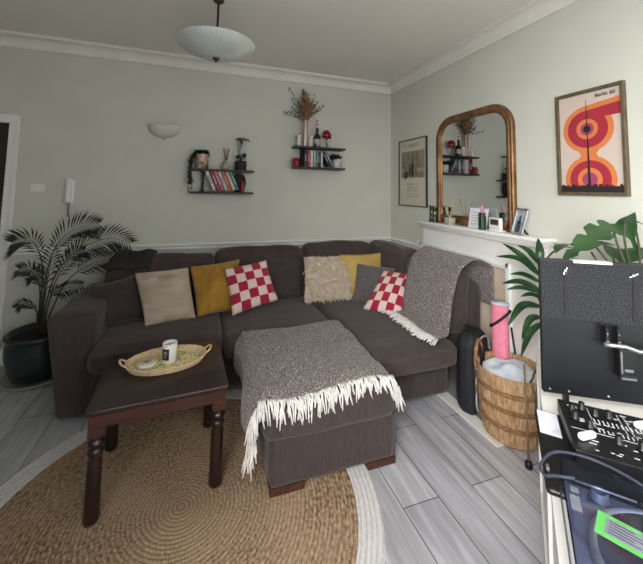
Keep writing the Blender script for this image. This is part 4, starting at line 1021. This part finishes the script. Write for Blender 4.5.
ks = thing('black_equipment_tray', 'flat black tray with a white sticker under the mixer on the white cabinet', 'tray', cw(0, .56, .70), RZc)
MB().box(-.05, .55, -.36, 0, 0.0005, .02, .012, seg=3).build('tray_slab', 'blackp', ks)
MB().box(-.044, .012, -.135, -.012, .0202, .021, .0).build('sticker', 'card', ks)
b = MB(); b.box(-.044, -.036, -.30, -.285, .02, .03, .002); b.build('latch', 'silver', ks)

mx = thing('dj_mixer', 'black mixer covered in knobs and faders on the white cabinet', 'mixer', cw(.018, .543, .7206), RZc+math.radians(2.5))
MB().box(0, .56, -.255, 0, 0, .04, .003).build('case', 'mixtop', mx)
b = MB(); r_ = random.Random(4)
def ln_(x0, y0, x1, y1): b.box(min(x0, x1), max(x0, x1), min(y0, y1), max(y0, y1), .0402, .0408)
for x in (.075, .15, .165, .235): ln_(x, -.02, x+.0018, -.12)
for k in range(14): ln_(.08+.011*k, -.075, .083+.011*k, -.095)
for k in range(10): ln_(.08+.011*k, -.125, .083+.011*k, -.14)
ln_(.01, -.15, .24, -.1515); ln_(.25, -.02, .251, -.24)
for k in range(90):
    x = r_.uniform(.02, .5); y = r_.uniform(-.245, -.01); ln_(x, y, x+r_.uniform(.006, .02), y-.0025)
for x0 in (.02, .04): 
    for k in range(3): ln_(x0, -.09-.006*k, x0+.014, -.093-.006*k)
for k in range(6): # letter-like strokes running down the panel
    y = -.085-.013*k; ln_(.205, y, .222, y-.0025)
    if k % 2: ln_(.205, y, .2075, y-.01)
    else: ln_(.2195, y, .222, y-.01)
b.build('panel_markings', 'white_ink', mx)
for (x, y) in ((.06, -.035), (.115, -.175), (.165, -.175), (.34, -.06), (.34, -.115), (.4, -.06), (.4, -.115), (.45, -.06), (.45, -.115), (.29, -.03), (.50, -.06), (.50, -.115), (.03, -.06), (.03, -.10), (.06, -.13), (.09, -.055), (.125, -.05), (.19, -.13), (.225, -.16), (.255, -.10), (.285, -.09), (.31, -.16), (.345, -.165)):
    b = MB(); b.lathe([(0, .04), (.012, .04), (.012, .045), (.009, .047), (.008, .062), (0, .063)], (x, y, 0), seg=14); b.build('knob', 'blackp', mx)
for (x, y, a) in ((.205, -.055, .6), (.27, -.02, -.9), (.04, -.19, .7)):
    T = Matrix.Translation((x, y, .048)) @ Matrix.Rotation(a, 4, 'Z')
    MB().soft(-.028, .028, -.009, .009, -.008, .01, .007, n=6, T=T).build('fader_cap', 'plastic', mx)
for x in (.215, .3, .38):
    b = MB(); b.box(x-.003, x+.003, -.235, -.165, .0402, .041); b.build('fader_slot', 'white_ink', mx)
    MB().box(x-.008, x+.008, -.215, -.203, .041, .056, .002).build('fader_knob', 'blackp', mx)
for k in range(14):
    x = .26+.02*(k % 7)+.004*(k//7); y = -.185-.025*(k//7); MB().lathe([(0, .04), (.006, .04), (.005, .047), (0, .048)], (x, y, 0), seg=10).build('button', 'white_ink', mx)

tt = thing('turntable', 'dark turntable with a tinted clear lid in the lower right corner', 'turntable', cw(-.022, .918, .70), RZc-.035)
MB().box(0, .45, -.36, 0, .008, .05, .006).build('plinth', 'ttbody', tt)
for x in (.04, .41):
    for y in (-.04, -.32): MB().lathe([(0, .0005), (.018, .0005), (.018, .01), (0, .01)], (x, y, 0), seg=14).build('foot', 'blackp', tt)
pc = (.185, -.178, 0)
pl_ = MB().lathe([(0, .05), (.148, .05), (.152, .054), (.152, .066), (.148, .07), (.138, .07), (.138, .066), (0, .066)], pc, seg=64).build('platter', 'platter', tt)
MB().lathe([(0, .0665), (.137, .0665), (.137, .069), (0, .069)], pc, seg=48).build('slipmat', 'slip', pl_)
T = Matrix.Translation((.062, -.085, .0692)) @ Matrix.Rotation(math.radians(-14), 4, 'Z')
rl = MB().box(0, .11, -.066, 0, 0, .0012, T=T).build('record_sleeve', 'greenlbl', tt); rl['label'] = 'bright green card lying on the platter'
b = MB(); b.box(.015, .095, -.055, -.011, .0013, .0018, T=T); b.build('white_print_area', 'label', rl)
b = MB()
for k in range(5): b.box(.02, .06+.02*((k*7) % 3)/2, -.018-.008*k, -.015-.008*k, .0019, .0022, T=T)
b.build('print_lines', 'ttbody', rl)
b = MB(); b.lathe([(0, .05), (.019, .05), (.019, .055), (.016, .057), (.016, .07), (.012, .072), (.012, .069), (0, .069)], (.075, -.025, 0), seg=20); b.build('tonearm_base', 'ttbody', tt)
b = MB(); b.tube([(.02, -.015, .068), (.075, -.025, .075), (.14, -.02, .072)], .0022, seg=6); b.build('tonearm', 'platter', tt)
b = MB(); b.box(.016, .035, -.085, -.04, .0502, .051); b.box(.02, .036, -.03, -.012, .0502, .051); b.build('sticker', 'label', tt)
b = MB()      # hinged lid: four thin walls and a top
b.box(.0, .45, -.36, 0, .1, .1035, .001); 
for q in ((0, .45, -.003, 0), (0, .45, -.36, -.357), (0, .003, -.357, -.003), (.447, .45, -.357, -.003)): b.box(q[0], q[1], q[2], q[3], .0505, .1)
b.build('dust_lid', 'lid', tt)
pts = [cw(*p) for p in ((.0, .99, .8085), (-.035, .99, .800), (-.058, .985, .79), (-.062, .95, .79), (-.03, .905, .80), (.02, .90, .8085), (.07, .905, .8085), (.12, .93, .8085), (.18, .99, .8085), (.22, 1.06, .8085))]
tag(MB().tube(arcpts(pts, 6), .0032, seg=8).build('coiled_cable', 'tube', loc=pts[0]), 'clear bluish cable looped over the turntable lid', 'cable')

pn = thing('equipment_panel', 'upright black panel with a speckled felt top half and wing bolts on the white cabinet', 'panel', (-.896, -2.567, .7005), RZc+math.radians(15))
PB, PT, PWd = .042, .505, .60
MB().box(0, PWd, 0, .022, PB, PT, .002).build('board', 'panel', pn)
b = MB(); b.box(.002, PWd-.002, -.0045, .0, PB+.262, PT-.006, .001); b.build('felt_facing', 'felt', pn)
MB().box(-.003, PWd+.003, -.008, .028, PT, PT+.008, .001).build('top_edging', 'blackp', pn)
MB().box(.105, .225, -.0095, .026, PT+.001, PT+.0092, .001).build('white_edge_strip', 'plastic', pn)
for x in (.08, .288):
    MB().box(x-.005, x+.005, -.0075, -.003, PT-.185, PT-.045, .001, T=Matrix.Translation((x, 0, PT-.1)) @ Matrix.Rotation(math.radians(3), 4, 'Y') @ Matrix.Translation((-x, 0, -PT+.1))).build('adjusting_slot', 'slot', pn)
    wb_ = MB().lathe([(0, 0), (.006, 0), (.006, .01), (0, .011)], seg=12, T=Matrix.Translation((x-.004, -.006, PT-.03)) @ Matrix.Rotation(PI/2, 4, 'X')).build('wing_bolt', 'chrome', pn)
    b = MB()
    for s in (-1, 1): b.soft(-.003, .003, -.004, .0, .002, .016, .002, n=4, T=Matrix.Translation((x-.004, -.012, PT-.03)) @ Matrix.Rotation(math.radians(25 if x < .2 else 60)+(PI if s < 0 else 0), 4, 'Y'))
    b.build('wing', 'chrome', wb_)
# hinge bracket
b = MB(); HX, HZ = .188, PB+.20
for x in (0, .034): b.prism([(0, 0), (0, .045), (-.02, .062), (-.032, .055), (-.032, 0)], lambda u, v, x=x: (HX+x-.003, u, v+HZ), lambda u, v, x=x: (HX+x+.005, u, v+HZ))
b.box(HX-.006, HX+.06, -.034, 0, HZ-.006, HZ+.006, .002); b.box(HX+.032, HX+.078, -.034, -.0, HZ-.095, HZ-.012, .003)
b.box(HX+.03, HX+.082, -.038, -.0, HZ-.104, HZ-.093, .002); b.build('hinge_bracket', 'blackp', pn)
b = MB(); b.tube([(HX-.012, -.036, HZ), (HX+.05, -.037, HZ), (HX+.085, -.04, HZ-.01), (.55, -.04, HZ-.014)], .0075, seg=8); b.box(HX+.034, HX+.076, -.04, -.034, HZ-.106, HZ-.1); b.build('bracket_arm', 'silver', pn)
b = MB()
for x in (0, .034): b.box(HX+x-.0035, HX+x+.0055, -.0335, -.0325, HZ+.01, HZ+.012); b.lathe([(0, 0), (.004, 0), (0, .002)], seg=8, T=Matrix.Translation((HX+x+.001, -.0325, HZ+.035)) @ Matrix.Rotation(PI/2, 4, 'X'))
b.box(HX+.036, HX+.04, -.0355, -.034, HZ-.09, HZ-.02); b.box(HX+.046, HX+.07, -.0355, -.034, HZ-.082, HZ-.074); b.build('bracket_edge', 'silver', pn)
for x in (.02, .08, .2, .32, .45): MB().lathe([(0, 0), (.004, 0), (.003, .003), (0, .0035)], seg=10, T=Matrix.Translation((x, 0, PB+.014)) @ Matrix.Rotation(PI/2, 4, 'X')).build('rivet', 'silver', pn)
for x in (.075, .5): MB().box(x-.005, x+.005, 0, .03, 0, PB+.002, .001).build('leg', 'blackp', pn)

# ------------------------------------------------------------------ plants behind the cabinet
def blade(b, pts, w, fold=.3, n=10, tipw=.05, up=Vector((0, 0, 1)), split=0):
    pp = arcpts(pts, n); m = len(pp); rows = []
    for i, p in enumerate(pp):
        t = i/(m-1); tg = (pp[min(i+1, m-1)]-pp[max(i-1, 0)]).normalized(); s = tg.cross(up)
        s = s.normalized() if s.length > 1e-4 else Vector((1, 0, 0)); nn_ = s.cross(tg).normalized()
        ww = w*(math.sin(PI*min(1, t**.8*.97+.03))**.75) if split >= 0 else w*min(1, t*7+.25)*(1-t)**.85
        if split: ww *= (1-.62*max(0, math.sin(t*split*PI*2))**2)
        rows.append([b.v(p+s*ww*a+nn_*abs(a)*ww*fold) for a in (-1, -.5, 0, .5, 1)])
    for i in range(m-1):
        for k in range(4): b.face([rows[i][k], rows[i][k+1], rows[i+1][k+1], rows[i+1][k]])
dn = thing('potted_dracaena', 'tall leafy plant with long pointed green leaves behind the black panel', 'plant', (-.235, -2.155, 0))
MB().lathe([(0, 0), (.09, 0), (.095, .006), (.12, .2), (.122, .21), (.112, .21), (.108, .18), (0, .18)], seg=28).build('pot', 'potwhite', dn)
MB().lathe([(0, .182), (.108, .184), (.108, .18)], seg=20).build('soil', 'soil', dn)
b = MB(); b.tube(arcpts([(-.235, -2.155, .18), (-.265, -2.14, .40), (-.27, -2.13, .76), (-.285, -2.13, .98), (-.295, -2.11, 1.06)], 5), .009, seg=8); b.build('stem', 'woody', dn, True)
LV = [[(-.3, -2.095, 1.0), (-.3, -1.972, 1.09), (-.3, -1.846, 1.142)], [(-.3, -2.1, 1.06), (-.3, -2.032, 1.12), (-.3, -1.955, 1.147)], [(-.3, -2.095, 1.0), (-.31, -1.972, 1.067), (-.32, -1.813, 1.055)],
      [(-.3, -2.1, .963), (-.31, -2.002, .985), (-.32, -1.914, .967)], [(-.3, -2.1, .92), (-.33, -1.994, .942), (-.35, -1.884, .906)], [(-.3, -2.1, .91), (-.34, -2.01, .915), (-.36, -1.925, .882)],
      [(-.3, -2.1, .882), (-.31, -2.043, .885), (-.32, -1.985, .856)], [(-.3, -2.1, .835), (-.31, -1.985, .80), (-.32, -1.891, .654)], [(-.3, -2.1, .78), (-.31, -2.033, .74), (-.32, -1.985, .613)], [(-.3, -2.1, .75), (-.32, -2.035, .662), (-.33, -1.985, .517)],
      [(-.275, -2.12, .43), (-.33, -2.1, .43), (-.34, -2.075, .27)], [(-.3, -2.1, 1.0), (-.2, -2.2, 1.1), (-.12, -2.3, 1.06)], [(-.3, -2.1, .9), (-.2, -2.16, .98), (-.1, -2.2, .9)], [(-.3, -2.1, 1.05), (-.26, -2.18, 1.16), (-.22, -2.26, 1.17)], [(-.3, -2.1, .85), (-.22, -2.05, .9), (-.12, -2.02, .85)], [(-.3, -2.1, 1.08), (-.29, -2.09, 1.14), (-.25, -2.05, 1.2)]]
wd = [.02, .018, .018, .016, .019, .015, .014, .023, .02, .019, .013, .026, .026, .026, .026, .022]
for p, w in zip(LV, wd):
    b = MB(); blade(b, p, w, up=Vector((.75, .6, .35)) if p[2][1] > -2.1 else Vector((0, 0, 1))); b.build('leaf', 'leaf', dn, True)
b = MB(); b.tube(arcpts([(-.235, -2.13, .18), (-.3, -2.03, .36), (-.3, -2.03, .42), (-.3, -2.068, .506)], 5), .006, seg=6); b.build('dry_stem', 'woody', dn, True)

mo = thing('potted_monstera', 'broad-leaved split-leaf plant behind the black panel below the orange poster', 'plant', cw(.33, .12, .7005))
MB().lathe([(0, 0), (.07, 0), (.075, .005), (.095, .14), (.098, .15), (.088, .15), (.085, .13), (0, .13)], seg=28).build('pot', 'potwhite', mo)
MB().lathe([(0, .132), (.085, .134), (.085, .13)], seg=20).build('soil', 'soil', mo)
bx, by, _ = cw(.33, .12, 0)
def pet(*pts): b = MB(); b.tube(arcpts([(bx, by, .83)]+list(pts), 6), .0045, seg=6); return b
UPV = Vector((.5, .6, .62))
mons = [([(bx+.02, by+.0, 1.05), (-.349, -2.5, 1.255), (-.357, -2.5, 1.325)], [(-.345, -2.5, 1.32), (-.43, -2.5, 1.30), (-.55, -2.505, 1.25), (-.70, -2.51, 1.185)], .052, 4.0, Vector((-.7, -.45, .55))),
        ([(bx+.04, by+.02, 1.1), (-.29, -2.5, 1.25), (-.285, -2.5, 1.33)], [(-.325, -2.5, 1.345), (-.285, -2.49, 1.325), (-.245, -2.5, 1.27), (-.22, -2.51, 1.185)], .075, -1, Vector((-.8, -.55, .1))),
        ([(bx+.06, by, 1.1), (-.24, -2.52, 1.28), (-.26, -2.5, 1.33)], [(-.265, -2.5, 1.335), (-.2, -2.52, 1.325), (-.11, -2.54, 1.275)], .03, 0, Vector((0, -.3, 1))),
        ([(bx+.06, by, 1.0), (-.33, -2.52, 1.14)], [(-.335, -2.5, 1.16), (-.26, -2.52, 1.19), (-.13, -2.55, 1.215)], .045, 0, Vector((-.1, -.3, 1))),
        ([(bx-.02, by, 1.05), (-.42, -2.48, 1.2), (-.47, -2.48, 1.232)], [(-.5, -2.48, 1.232), (-.44, -2.5, 1.242), (-.385, -2.52, 1.236)], .022, 0, Vector((0, -.3, 1))),
        ([(bx-.05, by+.02, 1.05), (-.45, -2.46, 1.2)], [(-.46, -2.45, 1.21), (-.56, -2.44, 1.235), (-.66, -2.45, 1.2)], .05, 2.5, Vector((-.2, .2, .8))),
        ([(bx+.05, by+.05, 1.0), (-.2, -2.4, 1.15)], [(-.2, -2.4, 1.15), (-.12, -2.36, 1.19), (-.06, -2.3, 1.15)], .05, 0, Vector((0, -.3, 1)))]
for pe, lf, w, sp_, up in mons:
    st = pet(*pe).build('petiole', 'palmstem', mo, True)
    b = MB(); blade(b, lf, w, .22, up=up, split=sp_); b.build('leaf', 'leaf2', st, True)

# ------------------------------------------------------------------ camera, light, world
cam = bpy.data.cameras.new('camera'); co = bpy.data.objects.new('camera', cam); C.objects.link(co); sc.camera = co
yaw, pit, rol = .332, .076, .019
f_ = Vector((math.sin(yaw)*math.cos(pit), math.cos(yaw)*math.cos(pit), math.sin(pit))); r0 = Vector((math.cos(yaw), -math.sin(yaw), 0)); u0 = r0.cross(f_)
rr = math.cos(rol)*r0+math.sin(rol)*u0; uu = -math.sin(rol)*r0+math.cos(rol)*u0
co.matrix_world = Matrix(((rr.x, uu.x, -f_.x, -2.08), (rr.y, uu.y, -f_.y, -3.5), (rr.z, uu.z, -f_.z, 1.45), (0, 0, 0, 1)))
cam.sensor_fit = 'HORIZONTAL'; cam.sensor_width = 36; cam.lens = 336.422/643*36
cam.shift_y = (164.733-282)/643; cam.clip_start = .02

def area(name, loc, rot, sx_, sy_, energy, col):
    l = bpy.data.lights.new(name, 'AREA'); l.shape = 'RECTANGLE'; l.size = sx_; l.size_y = sy_; l.energy = energy; l.color = col
    o = bpy.data.objects.new(name, l); C.objects.link(o); o.location = loc; o.rotation_euler = rot; return o
def aim(o, d, spread): o.rotation_euler = Vector(d).to_track_quat('-Z', 'Z').to_euler(); o.data.spread = math.radians(spread)
aim(area('bay_window_daylight', (-2.6, -4.4, 1.7), (0, 0, 0), 1.6, 1.65, 88, (1., .98, .945)), (1, .45, -.62), 102)
aim(area('flat_window_daylight', (-1.0, -4.5, 1.5), (0, 0, 0), 1.6, 1.8, 20, (1., .98, .945)), (0, 1, -.25), 180)
w_ = bpy.data.worlds.new('overcast_sky'); sc.world = w_; w_.use_nodes = True
bgn = w_.node_tree.nodes['Background']; bgn.inputs['Color'].default_value = (.85, .92, 1, 1); bgn.inputs['Strength'].default_value = 1.5
sc.view_settings.view_transform = 'Standard'; sc.view_settings.look = 'None'; sc.view_settings.gamma = 1
sc.view_settings.exposure = 0.1
